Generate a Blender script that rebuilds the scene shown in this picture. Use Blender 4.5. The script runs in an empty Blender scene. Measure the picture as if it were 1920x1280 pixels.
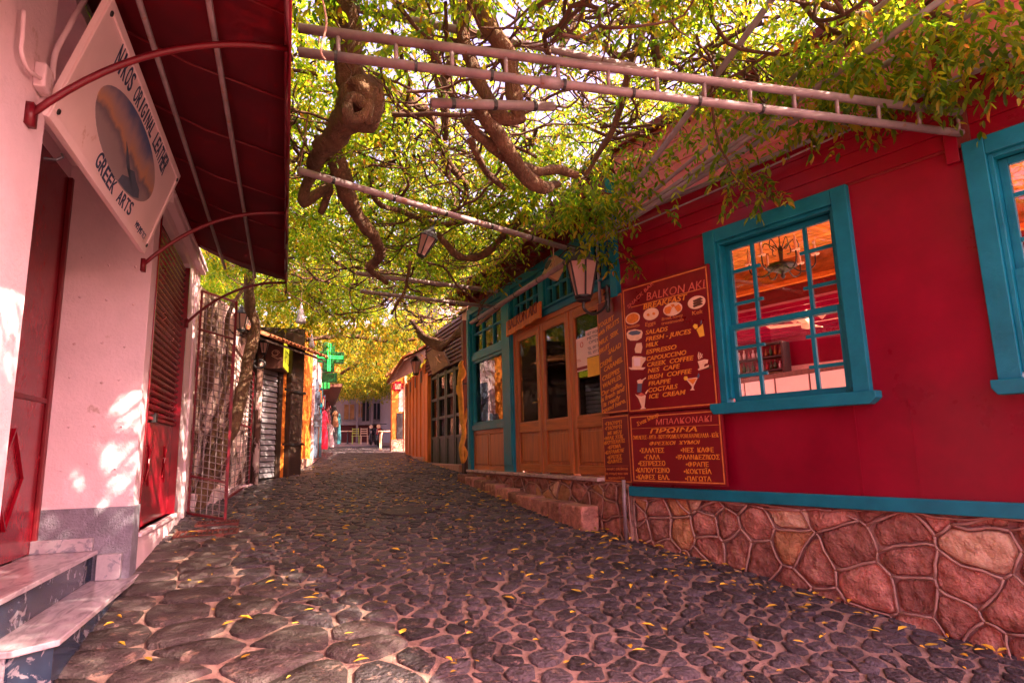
import bpy, bmesh, math, random
import numpy as np
from mathutils import Vector, Matrix, noise

random.seed(11)
rng = np.random.default_rng(11)
scene = bpy.context.scene
COL = scene.collection

# ------------------------------------------------------------------ camera
PW, PH, FPX = 1920.0, 1280.0, 1161.4
PITCH, ROLL, HEAD = math.radians(9.83), math.radians(-1.425), math.radians(20.085)
def _camrot():
    cp, sp, cr, sr = math.cos(PITCH), math.sin(PITCH), math.cos(ROLL), math.sin(ROLL)
    fwd = Vector((0, cp, sp)); up0 = Vector((0, -sp, cp)); r0 = Vector((1, 0, 0))
    r = cr * r0 + sr * up0; u = -sr * r0 + cr * up0
    c, s = math.cos(HEAD), math.sin(HEAD)
    t = lambda d: Vector((d.x * c + d.y * s, -d.x * s + d.y * c, d.z))
    return t(r), t(u), t(fwd)
CR, CU, CF = _camrot()
cam_d = bpy.data.cameras.new('camera'); cam = bpy.data.objects.new('camera', cam_d); COL.objects.link(cam)
cam_d.sensor_width = 36; cam_d.lens = FPX / PW * 36; cam_d.clip_start = .05; cam_d.clip_end = 900
cam.matrix_world = Matrix(((CR.x, CU.x, -CF.x, 0), (CR.y, CU.y, -CF.y, 0), (CR.z, CU.z, -CF.z, 0), (0, 0, 0, 1)))
scene.camera = cam

# ------------------------------------------------------------------ light
SUN = Vector((0.60, -0.50, 0.66)).normalized()          # towards the sun
world = bpy.data.worlds.new('World'); scene.world = world; world.use_nodes = True
wn_ = world.node_tree.nodes; wl_ = world.node_tree.links
sky = wn_.new('ShaderNodeTexSky'); sky.sky_type = 'NISHITA'; sky.sun_disc = False
sky.sun_elevation = math.asin(SUN.z); sky.sun_rotation = math.atan2(SUN.x, SUN.y)
sky.air_density = 1.0; sky.dust_density = 4.0; sky.ozone_density = 1.0
tint = wn_.new('ShaderNodeMix'); tint.data_type = 'RGBA'; tint.blend_type = 'MULTIPLY'
tint.inputs[0].default_value = 1.0; tint.inputs[7].default_value = (1.52, .86, .97, 1)
wl_.new(sky.outputs[0], tint.inputs[6]); wl_.new(tint.outputs[2], wn_['Background'].inputs[0])
wn_['Background'].inputs[1].default_value = 0.15
sun_d = bpy.data.lights.new('sun', 'SUN'); sun_d.energy = 5.0; sun_d.angle = math.radians(.55); sun_d.color = (1, .80, .58)
sun = bpy.data.objects.new('sun', sun_d); COL.objects.link(sun); sun.location = (6, -6, 12)
sun.rotation_euler = SUN.to_track_quat('Z', 'Y').to_euler()
scene.view_settings.view_transform = 'Standard'; scene.view_settings.look = 'None'
scene.view_settings.exposure = 2.45; scene.view_settings.gamma = 1.0
scene.render.engine = 'CYCLES'
scene.cycles.max_bounces = 9; scene.cycles.diffuse_bounces = 5; scene.cycles.transparent_max_bounces = 12
scene.cycles.transmission_bounces = 6; scene.cycles.glossy_bounces = 4
scene.cycles.caustics_reflective = False; scene.cycles.caustics_refractive = False
scene.cycles.sample_clamp_indirect = 6.0

# ------------------------------------------------------------------ pixels to directions
def ray(x, y):
    return CR * ((x - PW / 2) / FPX) - CU * ((y - PH / 2) / FPX) + CF
def pix(P):
    P = Vector(P); d = P.dot(CF)
    return PW / 2 + FPX * P.dot(CR) / d, PH / 2 - FPX * P.dot(CU) / d
GY = [-200, -10, 0, 2.8, 4.5, 6, 8, 11, 15, 20, 25, 30, 40, 60, 400]
GZ = [-9, -2.95, -1.72, -1.335, -1.09, -.925, -.75, -.495, -.27, -.08, .09, .26, .62, 1.2, 6]
def g(y): return float(np.interp(y, GY, GZ))
def G(x, y):
    r = ray(x, y); Y = 1.0
    while Y < 90:
        if r.z / r.y * Y <= g(Y): return r / r.y * Y
        Y += .01
    return r / r.y * 45
def atY(x, y, Y): r = ray(x, y); return r * (Y / r.y)
def atZ(x, y, Z): r = ray(x, y); return r * (Z / r.z)
def atX(x, y, X): r = ray(x, y); return r * (X / r.x)

class Fr:                                              # a wall's own frame: u to the right, v up, w out of the wall
    def __init__(s, O, N, V=(0, 0, 1)):
        s.O = Vector(O); s.N = Vector(N).normalized(); s.V = Vector(V).normalized(); s.U = s.V.cross(s.N).normalized()
    def P(s, u, v, w=0): return s.O + s.U * u + s.V * v + s.N * w
    def px(s, x, y, w=0):
        r = ray(x, y); t = (s.O.dot(s.N) + w) / r.dot(s.N); d = r * t - s.O
        return d.dot(s.U), d.dot(s.V)
    def M(s, u, v, w, rot=0):
        c, n = math.cos(rot), math.sin(rot); a = s.U * c + s.V * n; b = -s.U * n + s.V * c; o = s.P(u, v, w)
        return Matrix(((a.x, b.x, s.N.x, o.x), (a.y, b.y, s.N.y, o.y), (a.z, b.z, s.N.z, o.z), (0, 0, 0, 1)))
WA, DA = math.radians(-16.602), math.radians(-3.025)
CORNER = Vector((3.375, 5.735, 0))
WF = Fr(CORNER, (-math.cos(WA), math.sin(WA), 0))      # red wall with windows
DF = Fr(CORNER, (-math.cos(DA), math.sin(DA), 0))      # door front
LF = Fr((-1.12, 0, 0), (1, 0, 0))                      # left shop front, u = y
XF = lambda P, n: Fr(P, n)

# ------------------------------------------------------------------ mesh builder
class MB:
    def __init__(s): s.v = []; s.f = []
    def add(s, vs, fs):
        b = len(s.v); s.v += [Vector(p) for p in vs]; s.f += [tuple(i + b for i in q) for q in fs]; return s
    def hexa(s, c):                                    # eight corners: bottom ring then top ring
        return s.add(c, [(0, 3, 2, 1), (4, 5, 6, 7), (0, 1, 5, 4), (1, 2, 6, 5), (2, 3, 7, 6), (3, 0, 4, 7)])
    def box(s, fr, u0, u1, v0, v1, w0, w1):
        P = fr.P
        return s.hexa([P(u0, v0, w1), P(u1, v0, w1), P(u1, v0, w0), P(u0, v0, w0), P(u0, v1, w1), P(u1, v1, w1), P(u1, v1, w0), P(u0, v1, w0)])
    def wbox(s, x0, x1, y0, y1, z0, z1):
        return s.hexa([(x0, y0, z0), (x1, y0, z0), (x1, y1, z0), (x0, y1, z0), (x0, y0, z1), (x1, y0, z1), (x1, y1, z1), (x0, y1, z1)])
    def bar(s, a, b, w, h, up=(0, 0, 1)):              # square bar from a to b
        a, b = Vector(a), Vector(b); d = (b - a).normalized(); up = Vector(up)
        if abs(d.dot(up)) > .98: up = Vector((1, 0, 0))
        x = d.cross(up).normalized() * (w / 2); y = x.cross(d).normalized() * (h / 2)
        return s.hexa([a - x - y, a + x - y, b + x - y, b - x - y, a - x + y, a + x + y, b + x + y, b - x + y])
    def tube(s, pts, r, n=8, cap=True):
        pts = [Vector(p) for p in pts]; m = len(pts)
        rs = r if hasattr(r, '__len__') else [r] * m
        b = len(s.v); prev = None
        for i, p in enumerate(pts):
            t = (pts[min(i + 1, m - 1)] - pts[max(i - 1, 0)])
            t = t.normalized() if t.length > 1e-9 else Vector((0, 0, 1))
            if prev is None:
                x = t.orthogonal().normalized()
            else:
                x = (prev - t * prev.dot(t)); x = x.normalized() if x.length > 1e-6 else t.orthogonal().normalized()
            prev = x; y = t.cross(x)
            for k in range(n):
                a = 2 * math.pi * k / n; s.v.append(p + (x * math.cos(a) + y * math.sin(a)) * rs[i])
        for i in range(m - 1):
            for k in range(n):
                k2 = (k + 1) % n
                s.f.append((b + i * n + k, b + i * n + k2, b + (i + 1) * n + k2, b + (i + 1) * n + k))
        if cap:
            s.f.append(tuple(b + k for k in reversed(range(n)))); s.f.append(tuple(b + (m - 1) * n + k for k in range(n)))
        return s
    def lathe(s, prof, o, n=12, axis=(0, 0, 1)):       # prof: (radius, height)
        o = Vector(o); ax = Vector(axis).normalized(); x = ax.orthogonal().normalized(); y = ax.cross(x); b = len(s.v)
        for r, h in prof:
            for k in range(n):
                a = 2 * math.pi * k / n; s.v.append(o + ax * h + (x * math.cos(a) + y * math.sin(a)) * max(r, 1e-4))
        for i in range(len(prof) - 1):
            for k in range(n):
                k2 = (k + 1) % n; s.f.append((b + i * n + k, b + i * n + k2, b + (i + 1) * n + k2, b + (i + 1) * n + k))
        s.f.append(tuple(b + k for k in reversed(range(n)))); s.f.append(tuple(b + (len(prof) - 1) * n + k for k in range(n)))
        return s
    def prism(s, fr, poly, w0, w1):                    # outline in a frame's u, v
        n = len(poly); b = len(s.v)
        ar = sum(poly[i][0] * poly[(i + 1) % n][1] - poly[(i + 1) % n][0] * poly[i][1] for i in range(n))
        if ar < 0: poly = poly[::-1]
        s.v += [fr.P(u, v, w0) for u, v in poly] + [fr.P(u, v, w1) for u, v in poly]
        s.f.append(tuple(b + i for i in reversed(range(n)))); s.f.append(tuple(b + n + i for i in range(n)))
        for i in range(n):
            j = (i + 1) % n; s.f.append((b + i, b + j, b + n + j, b + n + i))
        return s
def org(o):
    p = Vector((0, 0, 0))
    while o is not None: p += o.location; o = o.parent
    return p
def obj(name, mb, mat, parent=None, smooth=False, bevel=0, kind=None):
    lo = Vector([min(v[i] for v in mb.v) for i in range(3)]); hi = Vector([max(v[i] for v in mb.v) for i in range(3)])
    c = (lo + hi) / 2
    if parent is None: c.z = lo.z
    me = bpy.data.meshes.new(name); me.from_pydata([v - c for v in mb.v], [], mb.f)
    if smooth: me.polygons.foreach_set('use_smooth', [True] * len(me.polygons))
    me.materials.append(mat)
    o = bpy.data.objects.new(name, me); COL.objects.link(o)
    o.location = c - org(parent)
    if parent is not None: o.parent = parent
    if bevel:
        m = o.modifiers.new('bevel', 'BEVEL'); m.width = bevel; m.segments = 2; m.limit_method = 'ANGLE'; m.angle_limit = .6
    if kind: o['kind'] = kind
    return o
def thing(name, loc, label, cat, group=None):
    o = bpy.data.objects.new(name, None); COL.objects.link(o); o.location = Vector(loc); o.empty_display_size = .1
    return tag(o, label, cat, group)
def tag(o, label, cat, group=None):
    o['label'] = label; o['category'] = cat
    if group: o['group'] = group
    return o
def arc(a, b, sag, n=10, up=(0, 0, -1)):
    a, b, up = Vector(a), Vector(b), Vector(up)
    return [a.lerp(b, t / n) + up * (sag * 4 * (t / n) * (1 - t / n)) for t in range(n + 1)]
def smooth_path(pts, k=4):                             # Catmull-Rom
    pts = [Vector(p) for p in pts]; out = []
    for i in range(len(pts) - 1):
        p0, p1, p2, p3 = pts[max(i - 1, 0)], pts[i], pts[i + 1], pts[min(i + 2, len(pts) - 1)]
        for j in range(k):
            t = j / k
            out.append(.5 * ((2 * p1) + (p2 - p0) * t + (2 * p0 - 5 * p1 + 4 * p2 - p3) * t * t + (3 * p1 - p0 - 3 * p2 + p3) * t ** 3))
    out.append(pts[-1]); return out
def lerp_r(rs, n):
    xs = np.linspace(0, len(rs) - 1, n); return list(np.interp(xs, range(len(rs)), rs))

# ------------------------------------------------------------------ lettering
def text(body, fr, a, b, h, w, mat, parent, name='lettering', shear=0., bold=0., depth=.0012):
    """body stretched along the line a-b (u, v of its baseline ends), capital height h"""
    cu = bpy.data.curves.new(name, 'FONT'); cu.body = body; cu.size = 1; cu.extrude = .004; cu.shear = shear; cu.offset = bold; cu.resolution_u = 3
    t = bpy.data.objects.new(name, cu); COL.objects.link(t)
    dg = bpy.context.evaluated_depsgraph_get(); me = bpy.data.meshes.new_from_object(t.evaluated_get(dg))
    bpy.data.objects.remove(t); bpy.data.curves.remove(cu)
    n = len(me.vertices)
    if n == 0: return None
    co = np.empty(n * 3); me.vertices.foreach_get('co', co); co = co.reshape(-1, 3)
    x0, x1 = co[:, 0].min(), co[:, 0].max()
    L = math.hypot(b[0] - a[0], b[1] - a[1]); rot = math.atan2(b[1] - a[1], b[0] - a[0])
    caph = .70
    co[:, 0] = (co[:, 0] - x0) / max(x1 - x0, 1e-6) * L; co[:, 1] *= h / caph; co[:, 2] *= depth / .004
    M = fr.M(a[0], a[1], w, rot)
    m3 = np.array([[M[i][j] for j in range(3)] for i in range(3)]); tr = np.array([M[i][3] for i in range(3)])
    co = co @ m3.T + tr; c = co.mean(0); me.vertices.foreach_set('co', (co - c).ravel()); me.update()
    me.materials.clear(); me.materials.append(mat); me.name = name
    o = bpy.data.objects.new(name, me); COL.objects.link(o); o.parent = parent; o.location = Vector(c) - org(parent)
    return o
def ell(cu, cv, a, b, n=24, rot=0):
    c, s = math.cos(rot), math.sin(rot)
    return [(cu + a * math.cos(t) * c - b * math.sin(t) * s, cv + a * math.cos(t) * s + b * math.sin(t) * c) for t in [2 * math.pi * i / n for i in range(n)]]

# ------------------------------------------------------------------ materials
def nt(name):
    m = bpy.data.materials.new(name); m.use_nodes = True; t = m.node_tree
    return m, t, t.nodes['Principled BSDF'], t.nodes['Material Output']
def N(t, typ, **kw):
    n = t.nodes.new(typ)
    for k, v in kw.items():
        if k.startswith('i_'):
            key = k[2:]; n.inputs[int(key) if key.isdigit() else key].default_value = v
        else: setattr(n, k, v)
    return n
def scl(c, k): return (min(c[0] * k, 1), min(c[1] * k, 1), min(c[2] * k, 1), 1)
def coords(t, stretch=(1, 1, 1), obj_space=False):
    mp = N(t, 'ShaderNodeMapping'); mp.inputs['Scale'].default_value = stretch
    if obj_space: t.links.new(N(t, 'ShaderNodeTexCoord').outputs['Object'], mp.inputs[0])
    else: t.links.new(N(t, 'ShaderNodeNewGeometry').outputs['Position'], mp.inputs[0])
    return mp.outputs[0]
def mixc(t, fac, a, b, mode='MIX'):
    m = N(t, 'ShaderNodeMix', data_type='RGBA', blend_type=mode)
    for i, x in ((0, fac), (6, a), (7, b)):
        if hasattr(x, 'is_output'): t.links.new(x, m.inputs[i])
        else: m.inputs[i].default_value = x if i == 0 else (*x[:3], 1)
    return m.outputs[2]
def ramp(t, val, stops):
    r = N(t, 'ShaderNodeValToRGB'); e = r.color_ramp.elements
    while len(e) < len(stops): e.new(.5)
    for q, (p, c) in zip(e, stops): q.position = p; q.color = (*c[:3], 1) if hasattr(c, '__len__') else (c, c, c, 1)
    t.links.new(val, r.inputs[0]); return r.outputs[0]
def rnd_value(t):
    a = N(t, 'ShaderNodeMath', operation='ADD'); t.links.new(N(t, 'ShaderNodeObjectInfo').outputs['Random'], a.inputs[0])
    t.links.new(N(t, 'ShaderNodeNewGeometry').outputs['Random Per Island'], a.inputs[1])
    f = N(t, 'ShaderNodeMath', operation='FRACT'); t.links.new(a.outputs[0], f.inputs[0]); return f.outputs[0]
def M(name, col, rough=.6, var=.22, scale=6, bump=.15, bscale=60, metal=0, spec=.4, rnd=0., stretch=(1, 1, 1), wear=None, wscale=9, wthr=.62, coat=0., detail=6, obj_space=False, bdist=.02):
    m, t, b, o = nt(name); c = coords(t, stretch, obj_space)
    n1 = N(t, 'ShaderNodeTexNoise', i_Scale=scale, i_Detail=detail, i_Roughness=.62); t.links.new(c, n1.inputs['Vector'])
    f = ramp(t, n1.outputs[0], [(.28, 0), (.72, 1)])
    colr = mixc(t, f, scl(col, 1 - var), scl(col, 1 + var))
    if rnd:
        r = rnd_value(t); colr = mixc(t, 1.0, colr, ramp(t, r, [(0, 1 - rnd), (1, 1 + rnd * .6)]), 'MULTIPLY')
    if wear:
        n3 = N(t, 'ShaderNodeTexNoise', i_Scale=wscale, i_Detail=9, i_Roughness=.7); t.links.new(coords(t), n3.inputs['Vector'])
        colr = mixc(t, ramp(t, n3.outputs[0], [(wthr, 0), (wthr + .05, 1)]), colr, wear)
    t.links.new(colr, b.inputs['Base Color'])
    b.inputs['Metallic'].default_value = metal; b.inputs['Specular IOR Level'].default_value = spec; b.inputs['Coat Weight'].default_value = coat
    t.links.new(ramp(t, n1.outputs[0], [(.2, max(rough - .1, .02)), (.8, min(rough + .1, 1))]), b.inputs['Roughness'])
    if bump:
        n2 = N(t, 'ShaderNodeTexNoise', i_Scale=bscale, i_Detail=5, i_Roughness=.6); t.links.new(c, n2.inputs['Vector'])
        bp = N(t, 'ShaderNodeBump', i_Strength=bump, i_Distance=bdist); t.links.new(n2.outputs[0], bp.inputs['Height']); t.links.new(bp.outputs[0], b.inputs['Normal'])
    return m
def emis(name, col, s):
    m, t, b, o = nt(name); b.inputs['Base Color'].default_value = (*col, 1); b.inputs['Emission Color'].default_value = (*col, 1); b.inputs['Emission Strength'].default_value = s; return m
def glass(name, tintc=(.9, .93, .92), extra=0.):
    m, t, b, o = nt(name); t.nodes.remove(b)
    tr = N(t, 'ShaderNodeBsdfTransparent'); tr.inputs[0].default_value = (*tintc, 1)
    gl = N(t, 'ShaderNodeBsdfGlossy'); gl.inputs['Roughness'].default_value = .015
    fr = N(t, 'ShaderNodeFresnel', i_IOR=1.5); ad = N(t, 'ShaderNodeMath', operation='ADD', use_clamp=True); ad.inputs[1].default_value = extra
    mx = N(t, 'ShaderNodeMixShader'); t.links.new(fr.outputs[0], ad.inputs[0]); t.links.new(ad.outputs[0], mx.inputs[0])
    t.links.new(tr.outputs[0], mx.inputs[1]); t.links.new(gl.outputs[0], mx.inputs[2]); t.links.new(mx.outputs[0], o.inputs[0]); return m
def translucent(name, col, tcol, fac, rough=.7, islands=None, spec=.3, objrnd=False):
    m, t, b, o = nt(name)
    b.inputs['Roughness'].default_value = rough; b.inputs['Specular IOR Level'].default_value = spec
    tl = N(t, 'ShaderNodeBsdfTranslucent'); mx = N(t, 'ShaderNodeMixShader'); mx.inputs[0].default_value = fac
    if islands:
        r = N(t, 'ShaderNodeNewGeometry').outputs['Random Per Island']
        t.links.new(ramp(t, r, islands[0]), b.inputs['Base Color']); t.links.new(ramp(t, r, islands[1]), tl.inputs[0])
    else:
        n1 = N(t, 'ShaderNodeTexNoise', i_Scale=3., i_Detail=6); t.links.new(coords(t), n1.inputs['Vector']); f = ramp(t, n1.outputs[0], [(.3, .75), (.7, 1.1)])
        t.links.new(mixc(t, 1., col, f, 'MULTIPLY'), b.inputs['Base Color']); t.links.new(mixc(t, 1., tcol, f, 'MULTIPLY'), tl.inputs[0])
    t.links.new(b.outputs[0], mx.inputs[1]); t.links.new(tl.outputs[0], mx.inputs[2]); t.links.new(mx.outputs[0], o.inputs[0]); return m
def marble(name, base, vein, stretch, thr=(.50, .58), rough=.25, scale=5):
    m, t, b, o = nt(name); c = coords(t, stretch)
    n1 = N(t, 'ShaderNodeTexNoise', i_Scale=scale, i_Detail=8, i_Roughness=.6, i_Distortion=1.2); t.links.new(c, n1.inputs['Vector'])
    n2 = N(t, 'ShaderNodeTexNoise', i_Scale=scale * 4, i_Detail=6); t.links.new(c, n2.inputs['Vector'])
    col = mixc(t, ramp(t, n1.outputs[0], [(thr[0], 0), (thr[1], 1)]), base, vein)
    col = mixc(t, .35, col, mixc(t, n2.outputs[0], scl(base, .5), scl(base, 1.3)))
    t.links.new(col, b.inputs['Base Color']); b.inputs['Roughness'].default_value = rough; return m

MT = {}
MT['mortar'] = M('mortar', (.32, .20, .165), .9, .4, 5, .8, 60, detail=9, wear=(.18, .11, .10), wscale=3, wthr=.55)
MT['cobble'] = M('cobble', (.078, .062, .074), .44, .55, 18, 1.0, 30, rnd=.6, spec=.5, wear=(.22, .145, .125), wscale=16, wthr=.57, bdist=.05, detail=10)
MT['slab'] = M('slab', (.085, .062, .062), .5, .45, 9, .9, 30, rnd=.35, wear=(.24, .15, .125), wscale=7, wthr=.58, bdist=.05, detail=10)
MT['ground'] = M('ground', (.2, .15, .12), .95)
MT['stone'] = M('stone', (.42, .19, .14), .85, .55, 9, 1.0, 13, bdist=.07, detail=11, rnd=.45, wear=(.50, .27, .18), wscale=5, wthr=.6)
MT['stone_ochre'] = M('stone_ochre', (.52, .27, .13), .85, .35, 9, 1.0, 13, rnd=.15, bdist=.06, detail=11)
MT['stone_pale'] = M('stone_pale', (.62, .42, .27), .85, .25, 9, .9, 13, bdist=.05, detail=11, wear=(.36, .17, .14), wscale=3.5, wthr=.58)
MT['bead'] = M('bead', (.40, .24, .19), .9, .25, 8, .4, 80)
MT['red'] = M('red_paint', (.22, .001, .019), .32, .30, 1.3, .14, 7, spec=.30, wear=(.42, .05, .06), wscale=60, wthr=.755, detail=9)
MT['pinkboard'] = M('faded_red_paint', (.72, .20, .24), .45, .22, 3, .10, 12, spec=.4, wear=(.60, .22, .20), wscale=14, wthr=.66)  # paler pink than the wall red, for the boards above the conduit
MT['darkred'] = M('dark_red_paint', (.16, .008, .014), .5, .3, 4, .15, 30)
MT['redboard'] = M('sign_red', (.17, .003, .008), .33, .2, 3, .05, 30, spec=.45)
MT['teal'] = M('teal_paint', (.004, .185, .26), .42, .22, 5, .15, 40, spec=.3, wear=(.20, .26, .27), wscale=34, wthr=.72)
MT['gold'] = M('orange_lettering', (.72, .26, .03), .55, .2, 20, 0)
MT['goldline'] = M('orange_line', (.62, .20, .05), .55, .25, 20, 0)
MT['palered'] = M('pale_red_lettering', (.60, .13, .09), .55, .2, 20, 0)
MT['cream'] = M('cream_paint', (.85, .56, .38), .55, .12, 20, 0)
MT['lemon'] = M('yellow_paint', (.85, .5, .05), .55, .1, 20, 0)
MT['brownpaint'] = M('brown_paint', (.10, .04, .02), .6, .2, 20, 0)
MT['orangepaint'] = M('orange_paint', (.75, .22, .03), .6, .2, 30, .05)
MT['bluepaint'] = M('blue_paint', (.10, .13, .20), .6, .2, 20, 0)
MT['wood_v'] = M('door_wood', (.38, .11, .022), .34, .45, 2.2, .2, 12, stretch=(9, 9, .7), spec=.5)
MT['wood_h'] = M('sill_wood', (.38, .115, .025), .38, .45, 2.2, .2, 12, stretch=(9, .7, 9))
MT['wood_or'] = M('orange_wood', (.62, .17, .025), .5, .4, 2.0, .2, 12, stretch=(9, 9, .8), rnd=.15)
MT['wood_dark'] = M('dark_wood', (.05, .028, .022), .6, .4, 2.2, .3, 14, stretch=(8, 8, .8))
MT['wood_brown'] = M('brown_wood', (.14, .05, .035), .6, .4, 2.2, .3, 14, stretch=(8, 8, .8))
MT['ceilwood'] = M('ceiling_wood', (.62, .22, .04), .4, .3, 2., .1, 12, stretch=(1.2, 8, 8), rnd=.25)
MT['white'] = M('white_plaster', (.74, .55, .61), .75, .10, 2.5, .35, 38, wear=(.55, .36, .36), wscale=3.2, wthr=.64)
MT['greyplinth'] = M('grey_plinth', (.20, .185, .235), .9, .3, 8, .8, 60, wear=(.55, .42, .43), wscale=12, wthr=.72)
MT['paintred'] = M('door_red', (.20, .003, .012), .22, .2, 3, .06, 20, spec=.5)
MT['awning'] = translucent('awning_fabric', (.11, .004, .014), (.20, .006, .018), .42)
MT['steel'] = M('galvanised_pipe', (.26, .20, .21), .55, .3, 8, .12, 40, metal=.3, wear=(.26, .12, .07), wscale=11, wthr=.6)
MT['greypipe'] = M('grey_conduit', (.26, .24, .28), .5, .2, 8, .1, 40)
MT['rust'] = M('rusty_iron', (.12, .025, .02), .6, .35, 14, .3, 60)
MT['redpipe'] = M('red_tube', (.15, .005, .014), .4, .2, 9, .05)
MT['iron'] = M('black_iron', (.018, .017, .02), .45, .3, 12, .15, 60, spec=.5)
MT['bark'] = M('bark', (.155, .085, .05), .9, .6, 3, 1.0, 14, stretch=(3, 3, 1.2), detail=9, bdist=.05)
MT['twig'] = M('twig', (.10, .05, .035), .9, .4, 3, .3, 30)
MT['glass'] = glass('window_glass', (.93, .94, .94), .02)
MT['doorglass'] = glass('door_glass', (.93, .94, .93), .04)
MT['lampglass'] = translucent('frosted_pane', (.62, .42, .38), (.75, .5, .42), .4, .35)
MT['marble_top'] = marble('marble_tread', (.46, .37, .42), (.22, .18, .22), (3.5, .8, 3), (.48, .62), .22, 3)
MT['marble_blue'] = marble('marble_riser', (.018, .032, .065), (.30, .27, .31), (2.5, 1.6, 1.6), (.575, .61), .22, 4)
MT['marble_grey'] = marble('marble_grey', (.38, .33, .37), (.12, .13, .19), (2, 2, 2), (.50, .60), .25, 6)
MT['sill_marble'] = marble('marble_sill', (.52, .40, .38), (.28, .2, .2), (2, 1, 2))
MT['signwhite'] = M('white_board', (.88, .68, .71), .5, .08, 2, .04, 30, wear=(.7, .45, .43), wscale=2.4, wthr=.62)
MT['navy'] = M('navy_lettering', (.012, .035, .11), .5, .1, 20, 0)
MT['cloth_leaf'] = MT['gold']
LEAFA = [(0, (.018, .075, .010)), (.45, (.045, .14, .014)), (.82, (.11, .20, .016)), (.96, (.26, .22, .02)), (1, (.38, .12, .03))]
LEAFB = [(0, (.17, .40, .012)), (.45, (.42, .62, .018)), (.80, (.80, .76, .03)), (.95, (.90, .60, .05)), (1, (.8, .3, .06))]
MT['leaf'] = translucent('wisteria_leaf', None, None, .60, .45, (LEAFA, LEAFB), .4)
MT['leaf_far'] = translucent('wisteria_leaf_far', None, None, .6, .5, (LEAFA, [(0, (.16, .22, .012)), (.45, (.42, .42, .018)), (.8, (.80, .60, .035)), (1, (.9, .5, .05))]), .3)
MT['fallen'] = M('fallen_leaf', (.92, .52, .05), .6, .3, 30, 0, rnd=.55)
# ================================================================== GROUND
LX = [(-20, -1.3), (0, -1.3), (5, -1.25), (8.5, -1.15), (11.3, -.55), (12.7, 0), (15.4, .5), (19.4, .95), (25, 1.3), (30, 1.5), (42, 1.6)]
RX = [(-20, 8), (0, 5.3), (2.6, 4.4), (5.7, 3.45), (10.9, 3.2), (15.2, 3.35), (21.5, 3.85), (25, 3.9), (30, 4.6), (42, 5.5)]
left_x = lambda y: float(np.interp(y, [p[0] for p in LX], [p[1] for p in LX]))
right_x = lambda y: float(np.interp(y, [p[0] for p in RX], [p[1] for p in RX]))
def sheet(xs, ys, dz, bumpy=0):
    mb = MB(); nx = len(xs)
    for y in ys:
        for x in xs: mb.v.append(Vector((x, y, g(y) + dz + (bumpy * noise.noise((x * 3, y * 3, 1)) if bumpy else 0))))
    for j in range(len(ys) - 1):
        for i in range(nx - 1): a = j * nx + i; mb.f.append((a, a + 1, a + nx + 1, a + nx))
    return mb
gr = obj('ground', sheet([-150, -40, -10, 0, 10, 40, 150], [-120, -40, -10, 0, 3, 5, 8, 11, 15, 20, 25, 30, 40, 60, 100, 300], -.06), MT['ground']); gr['kind'] = 'structure'
street = obj('street', sheet(np.arange(-3, 7.01, .125), np.arange(-1, 45.01, .125), -.004, .008), MT['mortar'], smooth=True); street['kind'] = 'structure'

def voronoi(pts, gap, k=18, bound=1.0, aniso=1.0):
    """cells round the points, shrunk by half the joint; a joint may vary"""
    P = np.array(pts); cells = []
    cs = bound; grid = {}
    for i, (x, y) in enumerate(P): grid.setdefault((int(x // cs), int(y // cs)), []).append(i)
    for i, (x, y) in enumerate(P):
        gx, gy = int(x // cs), int(y // cs); nb = [j for a in (-1, 0, 1) for b in (-1, 0, 1) for j in grid.get((gx + a, gy + b), []) if j != i]
        nb.sort(key=lambda j: (P[j][0] - x) ** 2 + (P[j][1] - y) ** 2)
        poly = [(x - bound, y - bound), (x + bound, y - bound), (x + bound, y + bound), (x - bound, y + bound)]
        gp = gap * random.uniform(.6, 1.45) / 2
        for j in nb[:k]:
            dx, dy = P[j][0] - x, P[j][1] - y; L = math.hypot(dx, dy)
            if L < 1e-6: continue
            nx, ny = dx / L, dy / L; d = L / 2 - gp
            out = []; n = len(poly)
            for q in range(n):
                a, b = poly[q], poly[(q + 1) % n]
                da = (a[0] - x) * nx + (a[1] - y) * ny - d; db = (b[0] - x) * nx + (b[1] - y) * ny - d
                if da <= 0: out.append(a)
                if da * db < 0: t = da / (da - db); out.append((a[0] + (b[0] - a[0]) * t, a[1] + (b[1] - a[1]) * t))
            poly = out
            if len(poly) < 3: break
        cells.append(poly if len(poly) >= 3 else None)
    return cells
def chaikin(poly, q=.25):
    out = []; n = len(poly)
    for i in range(n):
        a, b = poly[i], poly[(i + 1) % n]
        out.append((a[0] * (1 - q) + b[0] * q, a[1] * (1 - q) + b[1] * q)); out.append((a[0] * q + b[0] * (1 - q), a[1] * q + b[1] * (1 - q)))
    return out
def poisson(inside, x0, x1, y0, y1, rad, tries=30000, sx=1.0):
    pts = []; grid = {}; c = .6
    for _ in range(tries):
        x, y = random.uniform(x0, x1), random.uniform(y0, y1)
        if not inside(x, y): continue
        r = rad(x, y); gx, gy = int(x / c), int(y / c); ok = True
        for a in (-1, 0, 1):
            for b in (-1, 0, 1):
                for (px_, py_, pr) in grid.get((gx + a, gy + b), ()):
                    if ((px_ - x) / sx) ** 2 + (py_ - y) ** 2 < (max(r, pr) if max(r, pr) < .3 else (r + pr) / 2) ** 2: ok = False; break
                if not ok: break
            if not ok: break
        if ok: grid.setdefault((gx, gy), []).append((x, y, r)); pts.append((x, y))
    return pts
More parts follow.
